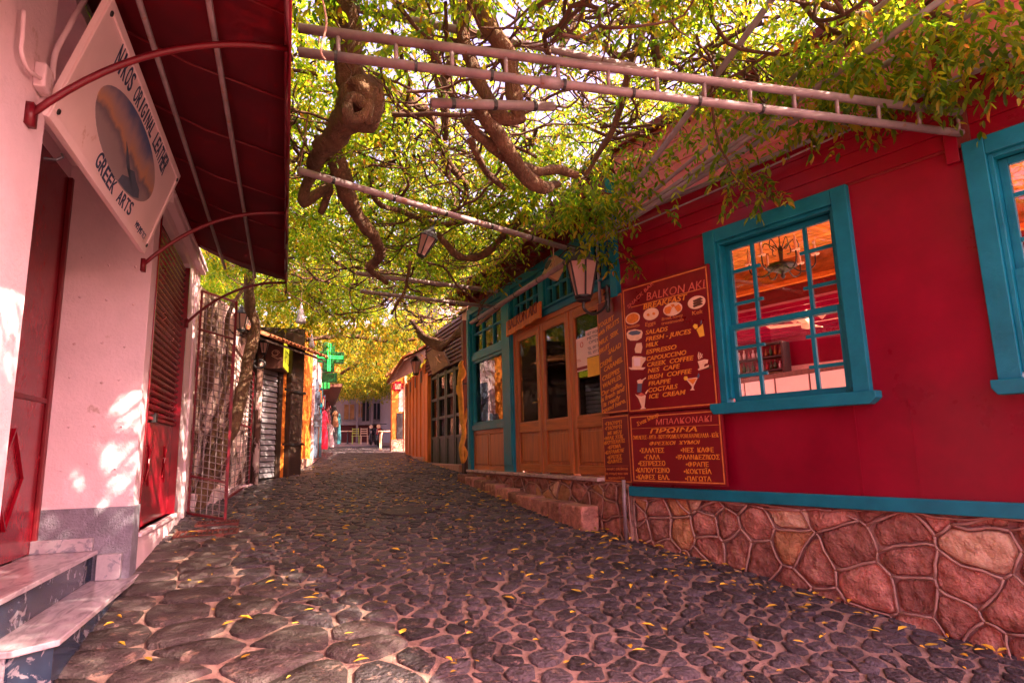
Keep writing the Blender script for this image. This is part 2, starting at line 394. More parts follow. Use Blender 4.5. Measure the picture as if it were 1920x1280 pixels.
# big worn slabs along the left front, small cobbles elsewhere
slabs = []
yy = 2.6
while yy < 7.4:
    h = random.uniform(.27, .42); xx = -1.25 + random.uniform(-.1, .1)
    lim = .35 if yy < 4.3 else -.15 if yy < 5.2 else -.5
    while xx < lim:
        w = random.uniform(.34, .62); slabs.append((xx + w / 2, yy + h / 2 + random.uniform(-.05, .05))); xx += w
    yy += h
def near_slab(x, y): return any(abs(x - a) < .34 and abs(y - b) < .24 for a, b in slabs)
ins = lambda x, y: left_x(y) - .1 < x < right_x(y) + .1 and not near_slab(x, y)
nearc = poisson(ins, -1.5, 5.0, .6, 12.5, lambda x, y: .088 + .075 * (noise.noise((x * 2.2, y * 2.2, 4)) + .5 * noise.noise((x * 9, y * 9, 2)) > .02) * random.random(), 120000, 1.35)
farc = poisson(ins, -1, 5.5, 12.5, 31, lambda x, y: .17, 26000, 1.4)
pts = slabs + nearc + farc
cells = voronoi(pts, .034, bound=.62)
stones = []
def stone_mesh(poly, hgt, slab=False):
    poly = chaikin(poly, .22)
    poly = [(a[0] + random.gauss(0, .006), a[1] + random.gauss(0, .006)) for a in poly]
    cx = sum(p[0] for p in poly) / len(poly); cy = sum(p[1] for p in poly) / len(poly); n = len(poly)
    poly = [(cx + (p[0] - cx) * (1 + .10 * noise.noise((p[0] * 13, p[1] * 13, 3))), cy + (p[1] - cy) * (1 + .10 * noise.noise((p[0] * 13, p[1] * 13, 8)))) for p in poly]
    tx, ty = random.uniform(-.03, .03), random.uniform(-.03, .03)
    if slab: tx *= .3; ty *= .3
    rings = [(1.0, -.025), (.985, hgt * .55), (.93, hgt * .97), (.6, hgt)] if not slab else [(1.0, -.025), (.99, hgt * .5), (.95, hgt), (.5, hgt * 1.02)]
    V = []
    for s, h in rings:
        for x, y in poly:
            X, Y = cx + (x - cx) * s, cy + (y - cy) * s
            V.append(Vector((X, Y, g(Y) + h + (tx * (X - cx) + ty * (Y - cy)) * (h > 0) + (.006 * noise.noise((X * 22, Y * 22, 0)) if h > 0 else 0))))
    V.append(Vector((cx, cy, g(cy) + hgt * 1.03)))
    Fc = []
    for i in range(len(rings) - 1):
        for k in range(n): k2 = (k + 1) % n; Fc.append((i * n + k, i * n + k2, (i + 1) * n + k2, (i + 1) * n + k))
    b = (len(rings) - 1) * n
    for k in range(n): Fc.append((b + k, b + (k + 1) % n, len(V) - 1))
    return V, Fc, cx, cy
rest_mb = MB(); cand = []
for i, poly in enumerate(cells):
    if poly is None: continue
    sl = i < len(slabs)
    A = abs(sum(poly[k][0] * poly[(k + 1) % len(poly)][1] - poly[(k + 1) % len(poly)][0] * poly[k][1] for k in range(len(poly)))) / 2
    if A < .004 or A > .7: continue
    V, Fc, cx, cy = stone_mesh(poly, random.uniform(.007, .018) if not sl else random.uniform(.012, .022), sl)
    p = Vector((cx, cy, g(cy))); d = p.dot(CF); vis = False
    if d > .5:
        X, Y = pix(p); vis = -60 < X < 1980 and 0 < Y < 1340
    cand.append((-(A / d ** 3 if vis else 0), i, V, Fc, sl))
cand.sort(key=lambda c: c[0])
for q, (_, i, V, Fc, sl) in enumerate(cand):
    if q < 300:
        mb = MB(); mb.add(V, Fc); obj('paving_slab' if sl else 'cobblestone', mb, MT['slab'] if sl else MT['cobble'], street, smooth=True)
    else: rest_mb.add(V, Fc)
obj('cobblestones', rest_mb, MT['cobble'], street, smooth=True, kind='stuff')

# iron drain grates and a round cover set in the paving
def grate(cx, cy, sx, sy, n, label):
    mb = MB(); z = g(cy) + .024; sl = (g(cy + .3) - g(cy - .3)) / .6
    Z = lambda y: z + (y - cy) * sl
    root = thing('drain_grate', (cx, cy, z), label, 'drain grate')
    for (x0, x1, y0, y1) in ((-sx, sx, -sy, -sy + .025), (-sx, sx, sy - .025, sy), (-sx, -sx + .025, -sy + .025, sy - .025), (sx - .025, sx, -sy + .025, sy - .025)):
        mb.hexa([(cx + a, cy + b, Z(cy + b) + c) for c in (-.02, .008) for a, b in ((x0, y0), (x1, y0), (x1, y1), (x0, y1))])
    obj('frame', mb, MT['rust'], root)
    pit = MB(); pit.hexa([(cx + a, cy + b, Z(cy + b) + c) for c in (-.03, -.012) for a, b in ((-sx + .02, -sy + .02), (sx - .02, -sy + .02), (sx - .02, sy - .02), (-sx + .02, sy - .02))])
    obj('backing', pit, MT['iron'], root)
    for k in range(n):
        x = cx - sx + .045 + (2 * sx - .09) * k / (n - 1); b = MB(); b.bar((x, cy - sy + .026, Z(cy - sy)), (x, cy + sy - .026, Z(cy + sy)), .014, .012); obj('bar', b, MT['rust'], root)
p = G(388, 1003); grate(p.x, p.y, .30, .14, 11, 'rusty rectangular drain grate in the paving before the open wire gate')
p = G(408, 984); grate(p.x, p.y, .22, .11, 8, 'smaller rusty drain grate right under the foot of the wire gate')
p = G(760, 960); mb = MB(); mb.lathe([(.30, -.02), (.30, .026), (.27, .03), (.26, .024), (.05, .025)], (p.x, p.y, g(p.y)), 28)
o = obj('manhole_cover', mb, MT['slab'], smooth=False); o.rotation_euler = (math.atan(.087), 0, 0); tag(o, 'round worn manhole cover set among the cobbles', 'manhole cover')

# ================================================================== RESTAURANT (right)
rest = thing('restaurant', (CORNER.x, CORNER.y, g(5.7)), 'red boarded snack bar with teal windows on a stone plinth', 'building')
w1 = [WF.px(1317, 440), WF.px(1590, 348), WF.px(1638, 733), WF.px(1354, 765)]
W1L, W1R = (w1[0][0] + w1[3][0]) / 2, (w1[1][0] + w1[2][0]) / 2
W1T, W1B = (w1[0][1] + w1[1][1]) / 2, (w1[2][1] + w1[3][1]) / 2
W2L = (WF.px(1810, 280)[0] + WF.px(1873, 715)[0]) / 2; W2R = W2L + (W1R - W1L)
BASE = -.445; UEND = 6.0; TOPV = 3.25
def windows_wall():
    th = -.16
    head = W1T - .01; sill = W1B + .02
    i = .10                                            # opening inset behind the casing
    cols = [(.0, W1L + i), (W1R - i, W2L + i), (W2R - i, UEND)]
    for a, b in cols:
        mb = MB(); mb.box(WF, a, b, BASE, head, th, 0); obj('wall_panel', mb, MT['red'], rest)
    seam = WF.px(1608, 830)[0]
    for a, b in ((W1L + i, seam), (seam + .004, W1R - i), (W2L + i, W2R - i)):
        mb = MB(); mb.box(WF, a, b, BASE, sill - i * .3, th, 0); obj('wall_panel', mb, MT['red'], rest)
    # narrow batten seams
    for us in (seam, W2L - .55, .55 * W1L):
        mb = MB(); mb.box(WF, us - .006, us + .006, BASE + .05, W1B - .06 if us > W1L else head, .0, .004); obj('seam', mb, MT['red'], rest)
    mb = MB(); mb.box(WF, 0.0, W2L, head + .0, head + .02, -.1, .006); obj('seam', mb, MT['darkred'], rest)
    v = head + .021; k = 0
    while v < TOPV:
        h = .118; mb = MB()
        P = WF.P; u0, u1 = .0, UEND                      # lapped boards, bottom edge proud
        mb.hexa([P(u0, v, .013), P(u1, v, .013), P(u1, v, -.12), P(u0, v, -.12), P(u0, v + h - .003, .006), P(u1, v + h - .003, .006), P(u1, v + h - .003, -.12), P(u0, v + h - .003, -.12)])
        obj('wall_plank', mb, MT['pinkboard' if v > WF.px(1210, 397)[1] - .03 else 'red'], rest); v += h; k += 1
    mb = MB(); mb.box(WF, W2L - .10, W2L - .02, head - .10, TOPV, .0, .035); obj('corner_board', mb, MT['red'], rest, bevel=.004)
windows_wall()
mb = MB(); mb.box(WF, .0, UEND, BASE - .055, BASE + .04, -.05, .055); obj('baseboard', mb, MT['teal'], rest, bevel=.006)
mb = MB(); mb.box(WF, -.10, .0, 1.60, 3.0, -.16, .07); obj('corner_post', mb, MT['teal'], rest, bevel=.005)

def sash_window(fr, L, R, B, T, name='window'):
    cw = .125
    win = obj(name, MB().box(fr, L, L + cw, B + .02, T, -.05, .05), MT['teal'], rest, bevel=.006)   # left casing carries the rest
    for bx in ((R - cw, R, B + .02, T, -.05, .05), (L + cw, R - cw, T - cw, T, -.05, .048)):
        obj('casing', MB().box(fr, *bx), MT['teal'], win, bevel=.006)
    # a second, narrower moulding
    for bx in ((L + cw, L + cw + .03, B + .06, T - cw - .0, -.09, .02), (R - cw - .03, R - cw, B + .06, T - cw, -.09, .02), (L + cw + .03, R - cw - .03, T - cw - .03, T - cw, -.09, .018)):
        obj('moulding', MB().box(fr, *bx), MT['teal'], win, bevel=.004)
    prof = [(L - .03, B + .02), (L - .03, B - .03), (L, B - .075), (R, B - .075), (R + .02, B - .06), (R + .055, B - .03), (R + .055, B + .02)]
    mb = MB(); mb.prism(fr, prof, -.05, .10); obj('sill', mb, MT['teal'], win, bevel=.006)
    il, ir, ib, it = L + cw + .03, R - cw - .03, B + .02, T - cw - .03
    mid = ib + (it - ib) * .46
    def sash(b, t, w0, w1, nh):
        st = .05
        for bx in ((il, il + st, b, t), (ir - st, ir, b, t), (il + st, ir - st, b, b + .055), (il + st, ir - st, t - .05, t)):
            obj('sash_rail', MB().box(fr, *bx, w0, w1), MT['teal'], win, bevel=.004)
        a, c = il + st, ir - st; mw = (c - a) * .235; m = .03
        for x in (a + mw, c - mw): obj('muntin', MB().box(fr, x - m / 2, x + m / 2, b + .055, t - .05, w0 + .006, w1 - .003), MT['teal'], win, bevel=.003)
        bb, tt = b + .055, t - .05
        for k in nh:
            v = bb + (tt - bb) * k
            obj('muntin', MB().box(fr, a, a + mw + .06, v - .014, v + .014, w0 + .008, w1 - .006), MT['teal'], win, bevel=.003)
            obj('muntin', MB().box(fr, c - mw - .06, c, v - .014, v + .014, w0 + .008, w1 - .006), MT['teal'], win, bevel=.003)
        obj('pane', MB().box(fr, a, c, bb, tt, w0 + .010, w0 + .014), MT['glass'], win)
    sash(mid - .02, it, -.105, -.065, (.27, .70)); sash(ib, mid + .03, -.062, -.022, (.30, .72))
    obj('reveal', MB().box(fr, il, ir, it, it + .03, -.16, -.05), MT['teal'], win)
    return win
sash_window(WF, W1L, W1R, W1B, W1T); sash_window(WF, W2L, W2R, W1B, W1T)

# stone plinth under the wall
def plinth(fr, u0, u1, top, gmin, seeds, mats, w=.0, grow=.0):
    root = obj('stone_plinth', MB().box(fr, u0, u1, gmin, top, -.3, w), MT['mortar'], rest)
    pts = seeds; cells = voronoi(pts, .030, bound=.9)
    beads = {}
    for (cx, cy), poly in zip(pts, cells):
        if poly is None: continue
        # clip to the strip
        def clip(poly, ax, lim, sgn):
            out = []
            for q in range(len(poly)):
                a, b = poly[q], poly[(q + 1) % len(poly)]; da = sgn * (a[ax] - lim); db = sgn * (b[ax] - lim)
                if da <= 0: out.append(a)
                if da * db < 0: t = da / (da - db); out.append((a[0] + (b[0] - a[0]) * t, a[1] + (b[1] - a[1]) * t))
            return out
        for ax, lim, sg in ((0, u0 + .01, -1), (0, u1 - .01, 1), (1, gmin, -1), (1, top - .012, 1)):
            poly = clip(poly, ax, lim, sg)
            if len(poly) < 3: break
        if len(poly) < 3: continue
        poly = [w_uv(*p) for p in dense(chaikin(poly, .14))]; n = len(poly)
        mx, my = sum(p[0] for p in poly) / n, sum(p[1] for p in poly) / n
        big = max(math.hypot(p[0] - mx, p[1] - my) for p in poly)
        mb = MB(); rings = [(1.0, -.01), (.99, .012), (.93, .024), (.72, .032), (.45, .036), (.2, .037)]; ph = random.uniform(0, 99)
        for s, h in rings:
            for x, y in poly:
                X, Y = mx + (x - mx) * s, my + (y - my) * s
                mb.v.append(fr.P(X, Y, w + h * (.7 + .6 * min(big, .4)) + (.030 * noise.noise((X * 6, Y * 6, ph)) + .018 * noise.noise((X * 15, Y * 15, ph)) if h > .02 else 0)))
        mb.v.append(fr.P(mx, my, w + .036))
        for i in range(len(rings) - 1):
            for k in range(n): k2 = (k + 1) % n; mb.f.append((i * n + k, i * n + k2, (i + 1) * n + k2, (i + 1) * n + k))
        b = (len(rings) - 1) * n
        for k in range(n): mb.f.append((b + k, b + (k + 1) % n, len(mb.v) - 1))
        r = random.random(); m = MT['stone'] if r < .80 else MT['stone_ochre'] if r < .94 else MT['stone_pale']
        obj('stone', mb, m, root, smooth=True)
        # raised bead of mortar along each joint: this stone's share
        q = voronoi_edges(poly)
        for a, c in q: beads[(round((a[0] + c[0]) / 2, 2), round((a[1] + c[1]) / 2, 2))] = (a, c)
    return root
def voronoi_edges(poly): return []
def w_uv(u, v): return u + .055 * noise.noise((u * 2.6, v * 2.6, 1)) + .022 * noise.noise((u * 7, v * 7, 4)), v + .055 * noise.noise((u * 2.6, v * 2.6, 8)) + .022 * noise.noise((u * 7, v * 7, 12))
def dense(poly, step=.07):
    out = []
    for i in range(len(poly)):
        a, b = poly[i], poly[(i + 1) % len(poly)]; k = max(1, int(math.hypot(a[0] - b[0], a[1] - b[1]) / step))
        out += [(a[0] + (b[0] - a[0]) * j / k, a[1] + (b[1] - a[1]) * j / k) for j in range(k)]
    return out
def bead_lines(fr, seeds, root, u0, u1, gmin, top, w):
    cells = voronoi(seeds, 0.0, bound=.9); mb = MB(); seen = set()
    for poly in cells:
        if poly is None: continue
        for k in range(len(poly)):
            a, b = poly[k], poly[(k + 1) % len(poly)]
            key = tuple(sorted([(round(a[0], 2), round(a[1], 2)), (round(b[0], 2), round(b[1], 2))]))
            if key in seen or math.hypot(a[0] - b[0], a[1] - b[1]) < .02: continue
            seen.add(key)
            m = [max(u0, min(u1, x)) for x in (a[0], b[0])]; vv = [max(gmin, min(top - .01, x)) for x in (a[1], b[1])]
            if math.hypot(m[0] - m[1], vv[0] - vv[1]) < .02: continue
            A, B = (m[0], vv[0]), (m[1], vv[1]); L = math.hypot(A[0] - B[0], A[1] - B[1]); n = max(2, int(L / .05))
            pts = []
            for t in range(n + 1):
                x = A[0] + (B[0] - A[0]) * t / n; y = A[1] + (B[1] - A[1]) * t / n
                x, y = w_uv(x, y); pts.append(fr.P(x, min(y, top), w + .012))
            mb.tube(pts, [.0085 + .005 * noise.noise((p.x * 9, p.y * 9, p.z * 9)) for p in pts], 6)
    obj('mortar_bead', mb, MT['bead'], root, smooth=True)
random.seed(5)
def seeds_for(u0, u1, v0, v1, rad, sx):
    return poisson(lambda x, y: True, u0 - .1, u1 + .1, v0 - .1, v1 + .1, rad, 4000, sx)
s1 = seeds_for(0, UEND, -2.0, BASE - .05, lambda u, v: .15 + .09 * min(u, 3) * random.random() ** 1.5, 1.15)
pr = plinth(WF, .02, UEND, BASE - .056, -2.2, s1, None, w=-.02); bead_lines(WF, s1, pr, .02, UEND, -2.2, BASE - .056, .0)

# ------------------------------------------------------------------ door front
DV0 = -.335; DV1 = 1.70
DEND = DF.px(881, 586)[0] - .0                          # far end (negative u)
POSTU = [DF.px(948, 700)[0], DF.px(965, 700)[0]]
print('DEND', DEND, POSTU)
dl = [DF.px(967, 760)[0], DF.px(1015, 760)[0], DF.px(1072, 760)[0]]
def teal_box(name, u0, u1, v0, v1, w0, w1, par=rest, m='teal', bv=.005): return obj(name, MB().box(DF, u0, u1, v0, v1, w0, w1), MT[m], par, bevel=bv)
d_edges = [dl[0], dl[1], dl[2], dl[2] + (dl[2] - dl[1]) * 1.02]
for k in range(3):
    a, b = d_edges[k] + .012, d_edges[k + 1] - .012
    door = teal_box('door', a, a + .10, DV0 + .02, DV1, -.06, .0, m='wood_v')
    teal_box('stile', b - .10, b, DV0 + .02, DV1, -.06, .0, door, 'wood_v')
    for v0, v1 in ((DV0 + .02, DV0 + .12), (DV0 + .56, DV0 + .70), (DV1 - .10, DV1)): teal_box('rail', a + .10, b - .10, v0, v1, -.06, -.002, door, 'wood_h')
    teal_box('panel', a + .10, b - .10, DV0 + .12, DV0 + .56, -.05, -.03, door, 'wood_v')
    teal_box('raised_panel', a + .14, b - .14, DV0 + .16, DV0 + .52, -.031, -.018, door, 'wood_v', .008)
    obj('pane', MB().box(DF, a + .10, b - .10, DV0 + .70, DV1 - .10, -.035, -.029), MT['doorglass'], door)
    for u0, u1, v0, v1 in ((a + .10, a + .115, DV0 + .70, DV1 - .10), (b - .115, b - .10, DV0 + .70, DV1 - .10), (a + .115, b - .115, DV0 + .70, DV0 + .715), (a + .115, b - .115, DV1 - .115, DV1 - .10)):
        teal_box('glazing_bead', u0, u1, v0, v1, -.028, -.008, door, 'wood_v', 0)
    if k == 0:
        mb = MB(); mb.box(DF, b - .065, b - .035, DV0 + .86, DV0 + 1.02, .0, .006); mb.tube([DF.P(b - .05, DV0 + .96, .0), DF.P(b - .05, DV0 + .96, .045), DF.P(b - .15, DV0 + .955, .05)], .009, 6); obj('handle', mb, M('brass', (.45, .24, .08), .35, metal=.8), door)
for k in range(4): teal_box('jamb', d_edges[k] - .012, d_edges[k] + .012, DV0, DV1, -.08, .012, m='wood_v', bv=.003)
teal_box('door_head', d_edges[0] - .012, d_edges[3], DV1, DV1 + .07, -.08, .014, m='wood_h')
teal_box('lintel', POSTU[1], -.16, DV1 + .07, DV1 + .15, -.08, .035)
teal_box('ledge', POSTU[1], -.16, DV1 + .15, DV1 + .17, -.08, .075)
# posts
for a, b, top in ((POSTU[0] - .02, POSTU[1], 2.50), (DEND - .06, DEND + .10, 2.45)):
    teal_box('post', a, b, DV0 - .02, top, -.10, .05); teal_box('post_moulding', a + .03, b - .03, DV0 + .10, top - .1, .05, .065)
TB, TT = DV1 + .17, 2.42
def light_window(u0, u1, v0, v1, nv, nh, name='transom_window', gm='doorglass'):
    w = teal_box(name, u0, u1, v1 - .05, v1, -.07, .0)
    for bx in ((u0, u1, v0, v0 + .05), (u0, u0 + .05, v0 + .05, v1 - .05), (u1 - .05, u1, v0 + .05, v1 - .05)): teal_box('frame', *bx, -.07, .0, w)
    for i in range(1, nv): x = u0 + (u1 - u0) * i / nv; teal_box('muntin', x - .013, x + .013, v0 + .05, v1 - .05, -.055, -.01, w, bv=.003)
    for i in range(1, nh): v = v0 + (v1 - v0) * i / nh; teal_box('muntin', u0 + .05, u1 - .05, v - .012, v + .012, -.054, -.012, w, bv=.003)
    obj('pane', MB().box(DF, u0 + .05, u1 - .05, v0 + .05, v1 - .05, -.05, -.045), MT[gm], w)
uu = [POSTU[1], POSTU[1] + .95, POSTU[1] + 1.12, POSTU[1] + 1.95, POSTU[1] + 2.12, -.16]
for k in range(0, 6, 2): light_window(uu[k], uu[k + 1], TB, TT, 4 if k < 4 else 3, 2)
for k in (1, 3): teal_box('mullion', uu[k], uu[k + 1], TB, TT, -.08, .03)
teal_box('top_beam', DEND - .06, -.1, TT + .08 if False else TT, TT + .12, -.10, .045)
# side bay
bu0, bu1 = DEND + .10, POSTU[0] - .02
pnl = teal_box('wood_panel', bu0, bu1, DV0, .33, -.07, -.03, m='wood_v')
n = 2
for k in range(n):
    a = bu0 + .08 + (bu1 - bu0 - .08) * k / n; b = bu0 + (bu1 - bu0 - .0) * (k + 1) / n - .08
    teal_box('raised_panel', a, b, DV0 + .09, .24, -.03, -.012, pnl, 'wood_v', .008)
for u in (bu0, (bu0 + bu1) / 2 - .035, bu1 - .07): teal_box('stile', u, u + .07, DV0, .33, -.03, -.008, pnl, 'wood_v', .003)
for v in (DV0, .26): teal_box('rail', bu0 + .07, bu1 - .07, v, v + .07, -.0299, -.010, pnl, 'wood_h', .003)
teal_box('bay_sill', bu0, bu1, .33, .42, -.08, .03)
light_window(bu0, bu1, .42, 1.56, 1, 1, 'side_window'); teal_box('bay_rail', bu0, bu1, 1.56, 1.66, -.08, .02)
light_window(bu0, bu1, 1.66, TT, 3, 2)
# wall above, eaves
mb = MB(); v = TT + .12
while v < 3.2:
    teal_box('wall_plank', DEND - .06, -.10, v, v + .137, -.12, .0 , m='darkred', bv=0); v += .14
eave = obj('eave', MB().box(DF, DEND - .3, .05, 2.72, 2.75, -.1, .36), MT['darkred'], rest)
for k in range(9):
    u = DEND - .2 + (abs(DEND) + .1) * k / 8; obj('rafter', MB().box(DF, u, u + .07, 2.64, 2.719, .0, .34), MT['darkred'], eave)
obj('fascia', MB().box(DF, DEND - .3, .05, 2.70, 2.83, .362, .385), MT['red'], eave)
# red wall piece behind the side menu boards
obj('wall_panel', MB().box(DF, d_edges[3] + .012, -.005, BASE, TT, -.16, -.012), MT['red'], rest)
teal_box('door_post', d_edges[3] + .012, d_edges[3] + .10, DV1 + .17, 2.45, -.012, .03)
# plinth of the door front, threshold slab, step
s2 = seeds_for(DEND - .06, 0, -1.1, DV0 - .04, lambda u, v: .13 + .06 * random.random(), 1.5)
pr2 = plinth(DF, DEND - .06, 0., DV0 - .046, -1.6, s2, None, w=.02); bead_lines(DF, s2, pr2, DEND - .06, 0, -1.6, DV0 - .046, .035)
teal_box('threshold', DEND - .06, -.55, DV0 - .045, DV0, -.12, .09, m='sill_marble', bv=.008)
step = thing('stone_step', DF.P(-2.4, g(8) , .15), 'long stone step below the wooden doors of the snack bar', 'step')
u = -.56
k = 0
while u > DEND + .1:
    L = random.uniform(.30, .55); a = max(u - L, DEND + .1)
    y = DF.P(a, 0).y; top = max(-.63, g(y) + .13)
    mb = MB(); mb.box(DF, a + .008, u - .004, g(y) - .3, top + random.uniform(-.012, .006), .075, .30 + random.uniform(-.012, .012))
    obj('step_block', mb, MT['stone'] if random.random() < .7 else MT['slab'], step, bevel=.02)
    u -= L; k += 1

# floor slab, ceilings and back of the room: far side, end and rear roof left open to let daylight in
FL = -.46
def room_u0(w): return max(-5.3, -(abs(w) - .16) / .236)
def interior():
    mb = MB(); mb.add([WF.P(0, FL, -.17), WF.P(UEND, FL, -.17), WF.P(UEND, FL, -7.2), WF.P(-5.3, FL, -7.2), WF.P(-5.3, FL, -1.45)], [(0, 1, 2, 3, 4)][::1])
    mb.f = [(4, 3, 2, 1, 0)]; obj('floor', mb, M('floor_tile', (.70, .52, .42), .4), rest)
    w = -.18
    while w > -3.5:
        u0 = room_u0(w) + .05; obj('ceiling_plank', MB().box(WF, u0, UEND, 2.62, 2.64, w - .13, w - .006), MT['ceilwood'], rest); w -= .136
    for u in np.arange(.3, 6, .62): obj('ceiling_batten', MB().box(WF, u, u + .05, 2.585, 2.619, -3.5, -.2), MT['ceilwood'], rest)
    obj('ceiling_beam', MB().box(WF, -5.2, UEND, 2.30, 2.66, -3.72, -3.52), MT['wood_h'], rest)
    obj('ceiling_trim', MB().box(WF, -5.2, UEND, 2.24, 2.30, -3.75, -3.51), MT['orangepaint'], rest)
    obj('bulkhead', MB().box(WF, -5.2, UEND, 2.02, 2.24, -3.76, -3.6), MT['darkred'], rest)
    for k in range(9): obj('rafter', MB().box(WF, -5.2, UEND, 2.12, 2.34, -4.16 - k * .38, -4.10 - k * .38), MT['red'], rest)  # back ceiling shaped as spaced rafters so daylight falls into the room
    for u in (-3, -1, 1, 3, 5): obj('cross_rafter', MB().box(WF, u, u + .08, 2.341, 2.42, -7.3, -3.77), MT['red'], rest)
    bw = M('pink_plaster', (.80, .50, .46), .7)
    obj('back_wall', MB().box(WF, -5.3, 1.15, FL, 2.26, -7.35, -7.2), bw, rest)
    obj('back_wall', MB().box(WF, 1.15, UEND, FL, .30, -7.35, -7.2), bw, rest)
    obj('back_wall', MB().box(WF, 1.15, UEND, 2.05, 2.26, -7.35, -7.2), MT['red'], rest)
    for u in (1.15, 2.6, 4.1, 5.6): obj('back_post', MB().box(WF, u, u + .14, .30, 2.05, -7.34, -7.21), MT['orangepaint'], rest)
    obj('end_wall', MB().box(WF, -5.5, -5.3, FL, 2.8, -7.3, -1.4), bw, rest)
    obj('roof', MB().box(WF, 0, UEND, TOPV, TOPV + .08, -3.8, .10), MT['darkred'], rest); obj('roof', MB().box(DF, DEND - .06, 0, 3.2, 3.28, -3.2, .02), MT['darkred'], rest)
interior()
# ================================================================== MENU BOARDS
def board(fr, corners, w0, th, label, inset=.02):
    us = [fr.px(*c, w0) for c in corners]                # TL TR BR BL
    L = (us[0][0] + us[3][0]) / 2; R = (us[1][0] + us[2][0]) / 2; T = (us[0][1] + us[1][1]) / 2; B = (us[2][1] + us[3][1]) / 2
    o = obj('menu_board', MB().box(fr, L, R, B, T, w0 - th, w0), MT['redboard'], bevel=.002)
    tag(o, label, 'menu board')
    i = inset
    for u0, u1, v0, v1 in ((L + i, R - i, T - i - .012, T - i), (L + i, R - i, B + i, B + i + .012), (L + i, L + i + .012, B + i + .012, T - i - .012), (R - i - .012, R - i, B + i + .012, T - i - .012)):
        obj('border_line', MB().box(fr, u0, u1, v0, v1, w0, w0 + .0015), MT['goldline'], o)
    return o, w0, (L, R, B, T)
def writer(fr, w, o, x0, y0, k):
    q = lambda c: fr.px(x0 + c[0] / k, y0 + c[1] / k, w)
    def put(s, a, b, h, mat='gold', shear=.22, bold=.018):
        A, B = q(a), q(b)
        hh = abs(q((a[0], a[1] - h))[1] - A[1]); text(s, fr, A, B, hh, w + .0015, MT[mat], o, shear=shear, bold=bold)
    def line(a, b, mat='goldline', t=.008):
        A, B = q(a), q(b); mb = MB(); mb.prism(fr, [(A[0], A[1]), (B[0], B[1]), (B[0], B[1] + t), (A[0], A[1] + t)], w, w + .0015); obj('rule', mb, MT[mat], o)
    def shape(pts, mat, lift=.0, name='picture'):
        mb = MB(); mb.prism(fr, [q(p) for p in pts], w, w + .0015 + lift); return obj(name, mb, MT[mat], o)
    return put, line, shape
o, w, ext = board(WF, [(1165, 545), (1325, 491), (1351, 762), (1178, 775)], .085, .03, 'large red English breakfast menu with painted plates and cups beside the window')
put, line, shape = writer(WF, w, o, 1170, 500, 4.571)
put('BALKON AKI', (195, 290), (695, 180), 68, 'palered', .12, -.004)
put('SNACK BAR', (40, 360), (255, 150), 32, 'palered', .0, .0)
line((60, 352), (698, 183))
put('BREAKFAST', (165, 367), (545, 278), 44)
for (x, y, rx, ry, m1, m2) in ((75, 443, 62, 50, 'cream', 'orangepaint'), (232, 405, 66, 52, 'cream', 'cream'), (418, 362, 82, 58, 'cream', 'cream'), (623, 305, 76, 56, 'cream', 'cream')):
    shape([(x + rx * math.cos(t), y - ry * math.sin(t) - .18 * rx * math.cos(t)) for t in np.linspace(0, 6.28, 22)[:-1]], m1)
    if m2 != m1: shape([(x + rx * .86 * math.cos(t), y - ry * .84 * math.sin(t) - .16 * rx * math.cos(t)) for t in np.linspace(0, 6.28, 18)[:-1]], m2, .0008)
for x, y in ((208, 412), (256, 402)): shape([(x + 13 * math.cos(t), y + 12 * math.sin(t)) for t in np.linspace(0, 6.28, 12)[:-1]], 'orangepaint', .0008)
shape([(345, 385), (352, 352), (395, 335), (412, 350), (395, 400), (365, 405)], 'orangepaint', .0008); shape([(430, 345), (470, 320), (492, 345), (488, 372), (462, 388)], 'orangepaint', .0008); shape([(400, 325), (425, 318), (440, 335), (415, 350)], 'orangepaint', .001)
for k in range(3): shape([(590, 290 + k * 22), (655, 262 + k * 22), (675, 270 + k * 22), (675, 278 + k * 22), (598, 306 + k * 22)], 'brownpaint', .0008)
put('Omelette', (8, 535), (135, 510), 28, 'goldline', .1, .0); put('Eggs', (183, 512), (272, 492), 34, 'goldline', .1, .0)
put('Bread, honey', (325, 462), (505, 425), 26, 'goldline', .1, .0); put('treatments', (322, 500), (512, 462), 26, 'goldline', .1, .0); put('Kek', (585, 416), (675, 396), 34, 'goldline', .1, .0)
for s, a, b in (('SALADS', (185, 583), (378, 547)), ('FRESH - JUICES', (187, 640), (578, 570)), ('MILK', (188, 692), (298, 672)), ('ESPRESSO', (190, 750), (452, 702)), ('CAPOUCCINO', (195, 808), (535, 750)), ('CREEK  COFFEE', (200, 858), (600, 797)), ('NES  CAFE', (205, 910), (483, 867)), ('IRISH  COFFEE', (205, 966), (585, 910)), ('FRAPPE', (210, 1020), (405, 993)), ('COCTAILS', (210, 1076), (463, 1040)), ('ICE  CREAM', (215, 1130), (530, 1090))):
    put(s, a, b, 36)
